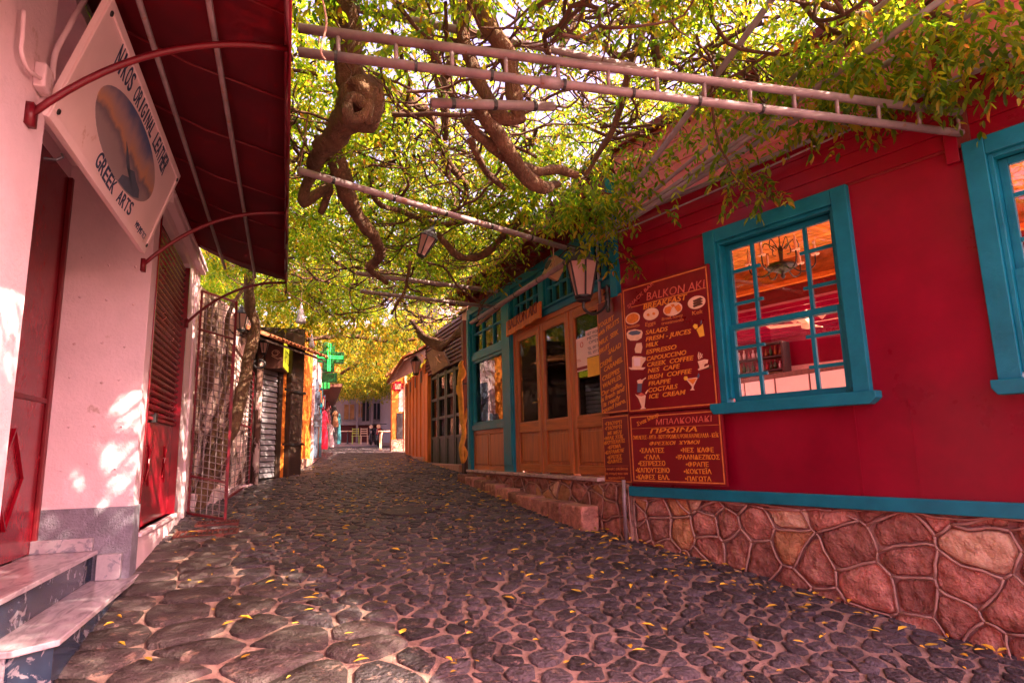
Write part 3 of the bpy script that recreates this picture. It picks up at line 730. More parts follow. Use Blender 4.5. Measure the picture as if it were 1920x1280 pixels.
# painted bowl, jug, cup, glasses
shape([(22, 572), (40, 548), (95, 535), (150, 545), (160, 565), (150, 610), (115, 632), (55, 632), (30, 612)], 'cream'); shape([(35, 572), (60, 552), (110, 545), (148, 560), (130, 580), (70, 588)], 'bluepaint', .0008)
shape([(92, 705), (108, 655), (150, 650), (158, 690), (146, 740), (98, 738)], 'cream'); shape([(38, 862), (70, 862), (70, 775), (85, 765), (155, 768), (160, 775), (185, 775), (185, 800), (160, 835), (148, 862), (185, 862), (165, 882), (60, 882)], 'cream'); shape([(85, 780), (142, 780), (138, 850), (88, 850)], 'signwhite', .0008)
shape([(118, 1000), (155, 1000), (148, 1075), (112, 1075)], 'bluepaint'); shape([(112, 975), (140, 962), (165, 975), (155, 1000), (118, 1000)], 'cream'); shape([(155, 968), (185, 948), (190, 955), (162, 975)], 'cream')
shape([(95, 1090), (120, 1105), (187, 1100), (175, 1200), (190, 1215), (140, 1220), (152, 1200), (125, 1130)], 'cream'); shape([(112, 1100), (150, 1078), (182, 1098), (150, 1110)], 'palered', .0008); shape([(180, 1085), (203, 1052), (208, 1058), (190, 1090)], 'cream')
shape([(622, 540), (675, 490), (690, 590), (650, 603)], 'lemon'); shape([(590, 510), (605, 490), (630, 495), (632, 525), (610, 535)], 'lemon', .0008); shape([(655, 490), (660, 460), (668, 458), (664, 490)], 'bluepaint')
shape([(632, 810), (690, 792), (722, 795), (718, 825), (690, 835), (685, 860), (728, 840), (725, 860), (640, 888), (632, 878), (650, 865)], 'cream'); shape([(690, 880), (740, 840), (758, 858), (720, 880)], 'brownpaint')
for k in range(3): shape([(640 + 12 * k, 795 - 8 * k), (632 + 14 * k, 765), (640 + 14 * k, 730 + 8 * k), (646 + 14 * k, 732 + 8 * k), (640 + 14 * k, 765), (648 + 12 * k, 793 - 8 * k)], 'cream')
shape([(530, 960), (635, 945), (597, 1025), (595, 1045), (608, 1055), (565, 1058), (580, 1045), (582, 1025)], 'cream'); shape([(545, 966), (625, 955), (592, 1008)], 'orangepaint', .0008); shape([(512, 955), (520, 938), (540, 938), (548, 955), (538, 972), (520, 972)], 'lemon', .0008); shape([(625, 945), (640, 910), (648, 930), (640, 955)], 'bluepaint', .0008)

o, w, ext = board(WF, [(1179, 778), (1352, 764), (1364, 912), (1185, 905)], .084, .03, 'red Greek menu board with two columns of drinks under the English menu')
put, line, shape = writer(WF, w, o, 1120, 750, 7.528)
put('Σνακ Μπαρ', (570, 365), (870, 225), 55, 'gold', 0, .008); put('ΜΠΑΛΚΟΝΑΚΙ', (830, 350), (1620, 300), 78, 'palered', .1, -.004); line((480, 405), (1735, 347), t=.004)
put('ΠΡΩΙΝΑ', (745, 467), (1410, 440), 62); put('ΟΜΕΛΕΤΕΣ - ΑΥΓΑ - ΒΟΥΤΥΡΟ.ΜΕΛΙ.ΨΩΜΙ.ΜΑΡΜΕΛΑΔΑ - ΚΕΪΚ', (505, 555), (1715, 520), 52, shear=0, bold=.0); put('ΦΡΕΣΚΟΙ  ΧΥΜΟΙ', (740, 635), (1450, 615), 46)
for s, a, b in (('•ΣΑΛΑΤΕΣ', (600, 742), (945, 738)), ('•ΓΑΛΑ', (665, 835), (885, 833)), ('•ΕΣΠΡΕΣΣΟ', (580, 924), (962, 922)), ('•ΚΑΠΟΥΤΣΙΝΟ', (545, 1018), (1022, 1022)), ('•ΚΑΦΕΣ  ΕΛΛ.', (553, 1112), (1020, 1120)), ('•ΝΕΣ  ΚΑΦΕ', (1180, 735), (1645, 732)), ('•ΙΡΛΑΝΔΕΖΙΚΟΣ', (1112, 834), (1730, 834)), ('•ΦΡΑΠΕ', (1252, 935), (1575, 936)), ('•ΚΟΚΤΕΪΛ', (1225, 1035), (1615, 1038)), ('•ΠΑΓΩΤΑ', (1242, 1137), (1612, 1142))): put(s, a, b, 62, shear=0)

o, w, ext = board(DF, [(1119, 570), (1165, 545), (1180, 773), (1127, 777)], .055, .03, 'narrow red English menu board with slanting orange lettering beside the doors', .012)
put, line, shape = writer(DF, w, o, 1060, 580, 5.815)
for s, a, b in (('YOGURT', (365, 208), (535, 108)), ('with FRUITS', (358, 300), (592, 140)), ('MILK  SEIK', (372, 397), (585, 262)), ('FRUIT', (378, 488), (490, 410)), ('SALAD', (472, 492), (612, 405)), ('CREME', (380, 642), (518, 553)), ('CARAMEL', (426, 682), (628, 562)), ('CREPPES', (408, 782), (597, 686)), ('WAFFLES', (415, 862), (612, 752)), ('Our coffee', (398, 945), (625, 835)), ('is fresh and', (392, 1012), (652, 880)), ('is ready', (418, 1064), (605, 972)), ('round here.', (402, 1135), (660, 1010))): put(s, a, b, 50)
o, w, ext = board(DF, [(1129, 780), (1179, 776), (1185, 906), (1133, 903)], .054, .03, 'narrow red Greek menu board under the slanting English one', .010)
put, line, shape = writer(DF, w, o, 1120, 750, 7.528)
for s, a, b in (('•ΓΙΑΟΥΡΤΙ', (110, 357), (350, 332)), ('•ΓΙΑΟΥΡΤΙ', (110, 425), (350, 398)), ('ΜΕ ΜΕΛΙ', (145, 492), (350, 467)), ('•ΜΙΛΚ ΣΕΪΚ', (100, 566), (375, 533)), ('•ΦΡΟΥΤΟΣΑΛΑΤΕΣ', (92, 632), (395, 592)), ('•ΚΡΕΜΑ', (150, 692), (330, 668)), ('•ΚΑΡΑΜΕΛΕ', (110, 767), (385, 728)), ('•ΚΡΕΠΕΣ', (145, 832), (350, 812)), ('•ΒΑΦΛΕΣ', (145, 897), (358, 872))): put(s, a, b, 48)
line((95, 927), (440, 925), t=.003)
for s, a, b in (('ο καφές αλέθεται', (110, 985), (435, 985)), ('τη στιγμή που τον', (118, 1050), (435, 1050)), ('παραγγείλατε', (160, 1112), (390, 1112))): put(s, a, b, 36, 'goldline', 0, 0)

# carved wooden name board over the doors
c = [DF.px(*p, .10) for p in ((951, 604), (1014, 566), (1014, 595), (951, 632))]
sg = thing('name_board', DF.P(c[0][0], c[3][1], .1), 'carved orange wooden name plank fixed over the doors', 'sign')
outl = []
for k in range(13):
    t = k / 12; outl.append((c[3][0] + (c[2][0] - c[3][0]) * t, c[3][1] + (c[2][1] - c[3][1]) * t + .012 * math.sin(k * 1.9)))
for k in range(13):
    t = 1 - k / 12; outl.append((c[0][0] + (c[1][0] - c[0][0]) * t, c[0][1] + (c[1][1] - c[0][1]) * t + .014 * math.sin(k * 2.3 + 1)))
mb = MB(); mb.prism(DF, outl, .085, .12); obj('plank', mb, MT['wood_or'], sg, bevel=.006)
text('BALKON AKI', DF, (c[3][0] + .09, c[3][1] + .085), (c[2][0] - .07, c[2][1] + .085), .15, .12, MT['redboard'], sg, shear=.1, bold=.01, depth=.006)
for u in (c[0][0] + .15, c[1][0] - .15): obj('bracket', MB().box(DF, u, u + .03, c[3][1] + .1, c[3][1] + .13, .0, .085), MT['iron'], sg)

# papers taped inside the door glass
def paper(label, cn, w, mat, rows, bar=None, fr=DF):
    q = [fr.px(*p, w) for p in cn]; L = (q[0][0] + q[3][0]) / 2; R = (q[1][0] + q[2][0]) / 2; T = (q[0][1] + q[1][1]) / 2; B = (q[2][1] + q[3][1]) / 2
    o = obj('poster', MB().box(fr, L, R, B, T, w - .002, w), mat); tag(o, label, 'poster')
    for s, f0, f1, fv, hh, m in rows: text(s, fr, (L + (R - L) * f0, B + (T - B) * fv), (L + (R - L) * f1, B + (T - B) * fv), hh, w + .0003, MT[m], o, depth=.0006)
    if bar: obj('colour_bar', MB().box(fr, L, R, B + (T - B) * bar[0], B + (T - B) * bar[1], w, w + .0008), MT[bar[2]], o)
    return o
PAP = M('paper', (.86, .66, .62), .7, .05, 4, 0)
paper('pink and white notice with a red foot taped inside the door glass', [(1078, 638), (1099, 629), (1101, 692), (1080, 699)], -.026, PAP, [('0', .45, .75, .70, .07, 'palered'), ('TEL', .1, .5, .30, .03, 'palered')], (.04, .13, 'red'))
paper('white notice with rows of print taped inside the door glass', [(1098, 622), (1128, 608), (1128, 662), (1099, 672)], -.0255, PAP, [('NET WORK', .1, .95, .80, .035, 'navy'), ('METPO', .1, .9, .64, .035, 'navy'), ('OPEN', .2, .9, .48, .035, 'navy'), ('TEL. 097 746', .1, .95, .26, .035, 'navy'), ('TEL. 697 546', .1, .95, .10, .035, 'navy')])
paper('yellow card taped inside the door glass below the white notice', [(1101, 673), (1128, 663), (1128, 703), (1102, 705)], -.0258, MT['lemon'], [])

# ================================================================== LANTERNS
def lantern(base, s, label, bracket=None, hang=None, tilt=None, group=None):
    """base: foot of the tapering glass body; s: height of that body"""
    base = Vector(base); root = thing('lantern', base, label, 'lantern', group)
    r0, r1, n = .24 * s, .46 * s, 6
    P = lambda r, z, k: base + Vector((r * math.cos(math.pi / 3 * k + .3), r * math.sin(math.pi / 3 * k + .3), z))
    for k in range(n):
        mb = MB(); q = [P(r0 * .97, 0, k), P(r0 * .97, 0, k + 1), P(r1 * .97, s, k + 1), P(r1 * .97, s, k)]; c = base + Vector((0, 0, s / 2))
        mb.hexa(q + [p.lerp(Vector((c.x, c.y, p.z)), .03) for p in q]); obj('pane', mb, MT['lampglass'], root)
        mb = MB(); mb.tube([P(r0, 0, k), P(r1, s, k)], .022 * s + .003, 5); obj('glazing_bar', mb, MT['iron'], root)
    mb = MB(); mb.lathe([(r1 * 1.10, 0), (r1 * 1.12, .04 * s), (r1 * 1.0, .06 * s), (r1 * .75, .22 * s), (r1 * .45, .34 * s), (r1 * .40, .46 * s), (r1 * .18, .50 * s), (r1 * .1, .62 * s)], base + Vector((0, 0, s)), 6); obj('cap', mb, MT['iron'], root)
    mb = MB(); mb.lathe([(r0 * .5, -.16 * s), (r0 * .95, -.12 * s), (r0 * .8, -.07 * s), (r0 * 1.12, -.03 * s), (r0 * 1.12, .02 * s)], base, 8); obj('foot', mb, MT['iron'], root)
    if bracket is not None:
        a = base + Vector((0, 0, -.14 * s)); b = Vector(bracket); m = (a + b) / 2
        mb = MB(); path = smooth_path([a, a + Vector((0, 0, -.22 * s)), a.lerp(b, .35) + Vector((0, 0, -.42 * s)), a.lerp(b, .8) + Vector((0, 0, -.30 * s)), b], 5); mb.tube(path, .035 * s + .003, 6)
        cur = [b + (a - b).normalized() * (.10 * s) + Vector((0, 0, .10 * s)) + Vector(((a - b).normalized().x * .08 * s * math.cos(t), (a - b).normalized().y * .08 * s * math.cos(t), .08 * s * math.sin(t))) for t in np.linspace(0, 5, 9)]
        mb.tube(cur, .02 * s + .003, 5); obj('bracket', mb, MT['iron'], root)
        mb = MB(); d = (a - b); d.z = 0; d.normalize(); mb.lathe([(.03 * s, -.42 * s), (.07 * s, -.36 * s), (.05 * s, -.25 * s), (.09 * s, 0), (.05 * s, .25 * s), (.07 * s, .36 * s), (.03 * s, .44 * s)], b - d * .0, 8); obj('wall_plate', mb, MT['iron'], root)
    if hang is not None:
        top = base + Vector((0, 0, 1.6 * s)); mb = MB(); mb.tube(smooth_path([top, top.lerp(Vector(hang), .5) + Vector((.02, 0, 0)), hang], 4), .006, 5); obj('hanger', mb, MT['iron'], root)
    return root
u, v = DF.px(1094, 556, .50); pl = DF.P(*DF.px(1139, 560, .10), .10)
lantern(DF.P(u, v, .50), .36, 'large black lantern with pinkish panes on an iron bracket over the menu boards', bracket=pl)
p = atY(790, 478, 6.0); l = lantern(p, .20, 'small black lantern hanging crooked from the pergola pipe', hang=p + Vector((-.02, 0, .62))); l.rotation_euler = (.3, .35, 0)
# loudspeaker under the eave
u, v = DF.px(1040, 503, .35); c = DF.P(u, v, .35); sp = thing('loudspeaker', c, 'small tan loudspeaker box tilted under the eave by the lantern', 'loudspeaker')
mb = MB(); mb.wbox(-.09, .09, -.08, .08, -.13, .13); mb.v = [Matrix.Rotation(.45, 3, 'Y') @ (Matrix.Rotation(.3, 3, 'X') @ q) + c for q in mb.v]; obj('cabinet', mb, M('tan_plastic', (.35, .24, .13), .6), sp, bevel=.01)
mb = MB(); mb.tube([c + Vector((.02, 0, .1)), c + Vector((.20, .02, .28))], .012, 6); obj('bracket', mb, MT['iron'], sp)
mb = MB(); mb.lathe([(.06, 0), (.065, .012), (.05, .014)], c + Vector((-.082, -.02, .03)), 14, (-1, -.3, .35)); obj('speaker_cone', mb, MT['iron'], sp)

# ================================================================== INSIDE THE SNACK BAR
def inside():
    # display counter seen through the door panes
    a, b = DF.px(975, 760, -0.6)[0], DF.px(1128, 760, -0.6)[0]
    dc = thing('display_counter', DF.P(a, FL, -0.9), 'pale glass fronted display counter seen through the door panes', 'counter')
    wm = M('counter_white', (.86, .70, .68), .4)
    obj('base', MB().box(DF, a, b + .6, FL, .10, -1.3, -0.65), wm, dc); obj('top', MB().box(DF, a, b + .6, .86, .93, -1.3, -0.6), wm, dc)
    for v in (.34, .60): obj('shelf', MB().box(DF, a + .03, b + .55, v, v + .02, -1.25, -0.67), wm, dc)
    for u in (a, (a + b) / 2 + .2, b + .55): obj('upright', MB().box(DF, u, u + .05, .10, .86, -1.29, -0.64), wm, dc)
    obj('front_glass', MB().box(DF, a + .05, b + .55, .11, .85, -0.645, -0.64), MT['glass'], dc)
    obj('back_panel', MB().box(DF, a + .05, b + .5, .11, .85, -1.285, -1.26), wm, dc)
    for k in range(14):
        u = a + .15 + k * .17; vv = (.10, .36, .62)[k % 3]; mb = MB(); mb.lathe([(.05, 0), (.06, .02), (.058, .06), (.03, .09), (.002, .10)], DF.P(u, vv, -0.9), 10)
        o = obj('pastry', mb, MT['orangepaint'] if k % 2 else MT['cream'], smooth=True); cn_ = 'orange brown' if k % 2 else 'cream'; tag(o, cn_ + ' round pastry on a shelf of the display counter', 'pastry', cn_ + ' pastries in the display counter')
    bd = thing('bar_cupboard', DF.P(-4.6, FL, -5.6), 'dark wooden cupboard deep in the snack bar behind the doors', 'cupboard')
    obj('carcass', MB().box(DF, -5.0, -.9, FL, 1.3, -6.0, -5.6), MT['wood_brown'], bd)
    for k in range(5): obj('door', MB().box(DF, -4.95 + k * .8, -4.2 + k * .8, FL + .1, 1.2, -5.6, -5.58), PAP, bd)
    # iron chandelier
    c = WF.P(*WF.px(1466, 498, -1.9), -1.9); ch = thing('chandelier', c, 'black iron chandelier with scrolled arms hanging inside the window', 'chandelier')
    mb = MB(); mb.lathe([(.004, -.16), (.03, -.13), (.015, -.1), (.10, -.06), (.17, -.02), (.16, .01), (.05, .03), (.02, .06), (.03, .2), (.015, .24)], c, 14); obj('bowl', mb, MT['iron'], ch, smooth=True)
    mb = MB(); mb.tube([c + Vector((0, 0, .2)), Vector((c.x, c.y, 2.6))], .008, 6); obj('chain', mb, MT['iron'], ch)
    for k in range(6):
        t = k * math.pi / 3 + .2; d = Vector((math.cos(t), math.sin(t), 0)); mb = MB()
        mb.tube(smooth_path([c + d * .05 + Vector((0, 0, .02)), c + d * .2 + Vector((0, 0, -.10)), c + d * .34 + Vector((0, 0, -.05)), c + d * .36 + Vector((0, 0, .07))], 5), .009, 6)
        mb.tube(smooth_path([c + d * .04 + Vector((0, 0, .2)), c + d * .16 + Vector((0, 0, .3)), c + d * .2 + Vector((0, 0, .2)), c + d * .13 + Vector((0, 0, .16))], 5), .006, 5)
        arm = obj('arm', mb, MT['iron'], ch, smooth=True)
        mb = MB(); mb.lathe([(.045, 0), (.05, .015), (.018, .02), (.016, .11), (.013, .115), (.017, .15), (.003, .19)], c + d * .36 + Vector((0, 0, .07)), 8); obj('candle', mb, MT['cream'], arm)
    # ceiling fan
    c = WF.P(*WF.px(1512, 592, -5.0), -5.0); c.z = 1.92; fn = thing('ceiling_fan', c, 'white ceiling fan under the red ceiling inside the window', 'ceiling fan')
    mb = MB(); mb.lathe([(.02, -.1), (.09, -.08), (.10, .0), (.06, .06), (.02, .08), (.015, .34)], c, 12); obj('motor', mb, MT['cream'], fn, smooth=True)
    for k in range(4):
        t = k * math.pi / 2 + .5; d = Vector((math.cos(t), math.sin(t), 0)); n = Vector((-d.y, d.x, 0)); mb = MB()
        mb.hexa([c + d * .1 - n * .04 + Vector((0, 0, -.02)), c + d * .62 - n * .075, c + d * .62 + n * .075 + Vector((0, 0, .02)), c + d * .1 + n * .04] + [q + Vector((0, 0, .012)) for q in (c + d * .1 - n * .04 + Vector((0, 0, -.02)), c + d * .62 - n * .075, c + d * .62 + n * .075 + Vector((0, 0, .02)), c + d * .1 + n * .04)]); obj('blade', mb, MT['cream'], fn)
    # bottle shelves on the back wall
    L, T = WF.px(1376, 655, -7.0); R, B = WF.px(1480, 722, -7.0)
    L -= .3; B -= .5
    sh = thing('bottle_shelf', WF.P(L, FL, -7), 'dark bar shelf full of bottles on the back wall inside', 'shelf')
    obj('carcass', MB().box(WF, L, R, B, T, -7.19, -7.17), MT['wood_dark'], sh)
    for u in (L, R - .05): obj('side', MB().box(WF, u, u + .05, B, T, -7.17, -6.9), MT['wood_dark'], sh)
    nsh = 5
    for k in range(nsh + 1):
        v = B + (T - B) * k / nsh; obj('shelf_board', MB().box(WF, L + .05, R - .05, v - .015, v + .015, -7.168, -6.91), MT['wood_dark'], sh)
        if k < nsh:
            u = L + .12
            while u < R - .1:
                s = random.uniform(.7, 1.0) * (T - B) / nsh * .8; mb = MB(); r = random.uniform(.028, .04)
                mb.lathe([(r, 0), (r, s * .55), (r * .4, s * .72), (r * .35, s * .95), (r * .42, s)], WF.P(u, v + .016, -7.02), 8)
                o = obj('bottle', mb, BOT[random.randrange(5)], smooth=True); bn_ = o.data.materials[0].name.split('_')[1]; tag(o, bn_ + ' glass bottle standing in a row on the bar shelf inside', 'bottle', bn_ + ' bottles on the bar shelf'); u += random.uniform(.085, .12)
    bc = thing('bar_counter', WF.P(1.2, FL, -6), 'pale bar counter in front of the bottle shelf inside', 'counter')
    obj('front', MB().box(WF, -1.0, 3.4, FL, .42, -6.0, -5.9), PAP, bc); obj('top', MB().box(WF, -1.05, 3.45, .421, .47, -6.3, -5.85), PAP, bc)
    # white frieze and lace edging below the red ceiling
    fz = obj('frieze', MB().box(WF, -5.2, UEND, 1.42, 1.52, -7.19, -7.15), MT['cream'], rest)
    obj('back_band', MB().box(WF, -5.2, 1.15, 1.525, 2.25, -7.195, -7.16), MT['red'], rest)
    for k in range(26):
        u = -1.6 + k * .24; mb = MB(); mb.prism(WF, [(u, 2.24), (u + .2, 2.24), (u + .17, 2.08), (u + .1, 2.02), (u + .03, 2.08)], -5.42, -5.41)
        o = obj('bunting_flag', mb, MT['darkred'] if k % 2 else MT['cream']); cn_ = 'maroon' if k % 2 else 'cream'; tag(o, cn_ + ' scalloped flag strung under the red rafters inside', 'flag', cn_ + ' flags under the rafters')
    # tables with chairs near the window
    for k, (u, w) in enumerate(((1.9, -1.1), (3.9, -1.3))):
        t = thing('cafe_table', WF.P(u, FL, w), 'square wooden table inside behind the ' + ('window by the menus' if k == 0 else 'window beyond the corner board'), 'table')
        obj('tabletop', MB().box(WF, u - .35, u + .35, FL + .72, FL + .75, w - .35, w + .35), MT['wood_h'], t)
        for a in (-.3, .3):
            for b in (-.3, .3): obj('leg', MB().box(WF, u + a - .02, u + a + .02, FL, FL + .72, w + b - .02, w + b + .02), MT['wood_v'], t)
BOT = [M('bottle_%s' % n, c, .15, .1, 4, 0) for n, c in (('green', (.02, .10, .03)), ('amber', (.30, .10, .02)), ('clear', (.75, .62, .6)), ('red', (.35, .02, .03)), ('pale', (.8, .7, .6)))]
inside()

# ================================================================== OVERHEAD PIPES AND CABLES
def pipe(name, pts, r, label, mat='steel', cat='pipe', group=None, clips=0):
    mb = MB(); mb.tube(pts, r, 10)
    o = obj(name, mb, MT[mat], smooth=True); tag(o, label, cat, group)
    if clips:
        a, b = Vector(pts[0]), Vector(pts[-1])
        for k in range(clips):
            t = (k + .5) / clips; m = a.lerp(b, t); d = (b - a).normalized(); c = MB(); c.tube([m - d * .012, m + d * .012], r + .004, 10); obj('wire_tie', c, MT['iron'], o)
    return o
e3 = WF.P(*WF.px(1803, 250, .02), .02); e2 = WF.P(*WF.px(1800, 212, .02), .02)
ZL = 2.16
s3 = atZ(553, 97, ZL); s2_ = s3 + Vector((0, 0, .0)); s2_ = atY(553, 52, s3.y)
def extend(a, b, d): a, b = Vector(a), Vector(b); return a + (a - b).normalized() * d
lad = thing('pipe_truss', e3, 'long grey pipe truss with short uprights spanning from the awning to the red wall', 'truss')
for n_, a, b in (('top_chord', s2_, e2), ('bottom_chord', s3, e3)):
    mb = MB(); mb.tube([a + (b - a).normalized() * .02, b], .027, 10); obj(n_, mb, MT['steel'], lad, smooth=True)
for k in range(15):
    t = -.02 + k * .0725; a = s2_.lerp(e2, t); b = s3.lerp(e3, t); mb = MB(); mb.tube([a, b], .013, 8); obj('upright', mb, MT['steel'], lad, smooth=True)
mb = MB(); m = s3.lerp(e3, .33); d = (e3 - s3).normalized(); mb.tube([m - d * .06, m + d * .06], .038, 10); obj('sleeve', mb, MT['steel'], lad, smooth=True)
mb = MB(); mb.box(WF, WF.px(1803, 250)[0] - .05, WF.px(1803, 250)[0] + .05, e3.z - .10, e2.z + .08, .0, .03); obj('wall_bracket', mb, MT['rust'], lad)
for k in range(7):
    t = .05 + .1 * k; m = s3.lerp(e3, t); mb = MB(); mb.tube([m - d * .008, m + d * .008], .034, 10); obj('wire_tie', mb, MT['iron'], lad)
# second truss behind it: only its pieces show among the vine
a, b = atY(590, 0, 3.75), atY(1090, 105, 3.75); pipe('pergola_pipe', [a, b, b + (b - a).normalized() * 2.2], .028, 'upper pergola pipe half buried in vine leaves above the truss')
a, b = atY(808, 193, 3.4), atY(1038, 200, 3.4); pipe('pergola_pipe', [a, b], .03, 'short loose length of pipe tied below the truss', clips=3)
a = atZ(545, 315, 2.12); b = DF.P(*DF.px(1092, 474, .25), .25); pipe('pergola_pipe', [a + (b - a).normalized() * .06, b], .028, 'pergola pipe running from the awning to the lantern corner', clips=6)
a, b = atY(738, 335, 7.4), atY(1190, 372, 6.4); pipe('pergola_pipe', [a, b, b + (b - a) * .15], .03, 'pergola pipe behind the hanging vine limb, crossing high above the doors', clips=4)
a, b = atY(668, 512, 7.9), atY(932, 546, 8.3); pipe('pergola_pipe', [a, b], .03, 'upper of two sunlit far pergola pipes')
a, b = atY(676, 546, 8.8), atY(928, 576, 9.2); pipe('pergola_pipe', [a, b], .03, 'lower of two sunlit far pergola pipes')
a = DF.P(*DF.px(884, 605, .45), .45); b = DF.P(*DF.px(1090, 474, .45), .45); pipe('gutter_pipe', [a, b], .034, 'long pipe along the eave above the teal transoms', clips=5)
a = DF.P(*DF.px(895, 610, .35), .35); b = DF.P(*DF.px(945, 568, .35), .35); pipe('gutter_pipe', [a, b], .022, 'short yellowish pipe stub under the eave', 'bead')
cz = WF.px(1210, 397)[1]
pipe('conduit', [WF.P(-.05, cz, .05), WF.P(2.2, cz, .05), WF.P(UEND, cz, .05)], .022, 'grey conduit running along the red boards above the window', 'greypipe', 'conduit', clips=6)
# down pipe by the menu boards and the iron bar beside the lantern
pipe('drain_pipe', [WF.P(-.02, -.34, .10), WF.P(-.03, -.6, .10), WF.P(-.03, g(5.7), .10)], .02, 'thin pale drain pipe on the plinth below the narrow menu', 'steel')
u, v = DF.px(1124, 545, .06); pipe('conduit', [DF.P(u, v - .15, .06), DF.P(u, v + .75, .06)], .017, 'upright grey conduit on the teal post beside the lantern', 'greypipe', 'conduit')
# bundle of cables fanning out from the lantern corner
hub = DF.P(*DF.px(1094, 466, .3), .3)
fan = [((1445, 0), 2.9, .030), ((1480, 120), 3.05, .026), ((1500, 30), 2.6, .012), ((1640, 120), 2.6, .028), ((1860, 0), 2.3, .026)]
endp = [WF.P(WF.px(1500, 270)[0], 2.55, .45), WF.P(WF.px(1600, 190)[0], 2.6, .5), atY(1440, 0, 3.1), atY(1640, 20, 2.7), atY(1860, 0, 2.35), atY(1890, 95, 2.3)]
labs = ['thick black cable climbing from the lantern corner beside the red boards', 'grey cable climbing to the top of the red boards', 'bundled grey cable running up into the vine leaves', 'grey pipe rising through the vine beyond the truss', 'long grey pipe rising past the leaves over the window', 'thin cable sagging above the truss end']
for k, (e, lb) in enumerate(zip(endp, labs)):
    h = hub + Vector((.02 * k, .01 * k, .015 * k)); e2_ = e + (e - h).normalized() * .9
    pipe('overhead_cable', arc(h, e2_, .05 if k in (0, 2, 5) else .0, 12), (.020, .022, .026, .018, .026, .008)[k], lb, 'greypipe', 'cable')
# loops of loose wire
def wire(pts, r, label, mat='bead'):
    mb = MB(); mb.tube(smooth_path(pts, 5), r, 5); o = obj('wire', mb, MT[mat], smooth=True); tag(o, label, 'wire'); return o
c = DF.P(*DF.px(1030, 500, .4), .4)
wire([c + Vector((0, .07 * math.cos(t) - .01 * t, .10 * math.sin(t))) for t in np.linspace(0, 11, 18)] + [c + Vector((0, -.15, .25))], .008, 'coil of loose pale wire hung beside the loudspeaker')
wire([atY(605, 0, 3.0), atY(612, 45, 3.0), atY(602, 95, 3.0), atY(610, 112, 3.0)], .006, 'pale cord looped over the near pipes beside the awning')
wire([atY(560, 330, 5.0), atY(580, 200, 4.6), atY(600, 60, 4.2)], .006, 'thin cord hanging by the gnarled vine limb')
wire([hub, atY(1200, 340, 5.2), atY(1290, 190, 4.6), atY(1420, 60, 4)], .006, 'pale thin cord rising from the lantern corner')
wire([WF.P(W2L - .05, cz + .0, .03), WF.P(W2L + .4, cz + .1, .06), WF.P(W2L + .9, cz + .22, .05)], .006, 'pale cords crossing the boards above the far window')
# ================================================================== LEATHER SHOP (left)
X0 = -1.12; Y0, Y1, YE = 3.28, 5.80, 8.60; XR = -1.76; LT = 3.0
shop = thing('leather_shop', (X0, 5.8, g(5.8)), 'pale plastered leather shop with grey plinth, red door and red roller shutter', 'building')
def W(name, *a, m='white', par=None, bv=.006): return obj(name, MB().wbox(*a), MT[m], par or shop, bevel=bv)
W('pillar', X0 - .5, X0, 2.62, Y0, g(2.6) - .3, LT)
W('wall', X0 - .5, X0 - .04, -3, 2.62, g(-1) - .3, LT, m='paintred')
W('wall', XR - .3, XR, Y0, Y1, 2.3, LT); W('recess_ceiling', XR, X0 - .02, Y0, Y1, 2.42, 2.5)
W('wall', XR - .4, XR - .12, Y0 - .1, Y1 + .1, g(4) - .3, 2.3, m='darkred')
# recess door of red sheet metal
dr = W('door', XR - .06, XR, 3.32, 4.5, -.68, 2.3, m='paintred', bv=.004)
W('door_leaf', XR - .06, XR, 4.51, Y1 - .02, -.68, 2.3, m='paintred', par=dr, bv=.004)
W('door_rail', XR, XR + .012, 3.32, Y1 - .02, .435, .47, m='darkred', par=dr, bv=.002)
for yc in (4.0, 5.2):
    mb = MB(); q = [(XR + .012, yc - .22, -.12), (XR + .012, yc, .22), (XR + .012, yc + .22, -.12), (XR + .012, yc, -.46), (XR + .012, yc - .22, -.12)]
    for a, b in zip(q, q[1:]): mb.bar(a, b, .016, .02, (1, 0, 0))
    obj('diamond_ornament', mb, MT['paintred'], dr)
W('door_frame', XR, XR + .03, Y1 - .05, Y1, -.68, 2.3, m='darkred', par=dr)
# pillar between recess and shutter
W('pillar', XR - .3, X0, Y1, 6.02, g(5.7) - .3, LT)
W('plinth', XR, X0 + .012, Y1 - .014, Y1 + .22, g(5.8) - .2, -.37, m='greyplinth')
W('plinth', X0 - .3, X0 + .012, 2.6, Y0 + .012, g(2.6) - .2, -.55, m='greyplinth')
for i in range(3):
    for j in range(6):
        x = XR + .16 + i * .17 + random.uniform(-.03, .03); z = -.05 + j * .33 + random.uniform(-.04, .04); mb = MB(); mb.tube([(x, Y1 + .01, z), (x - .004, Y1 - .022, z + .006)], [.011, .006], 6); obj('peg', mb, MT['white'], shop)
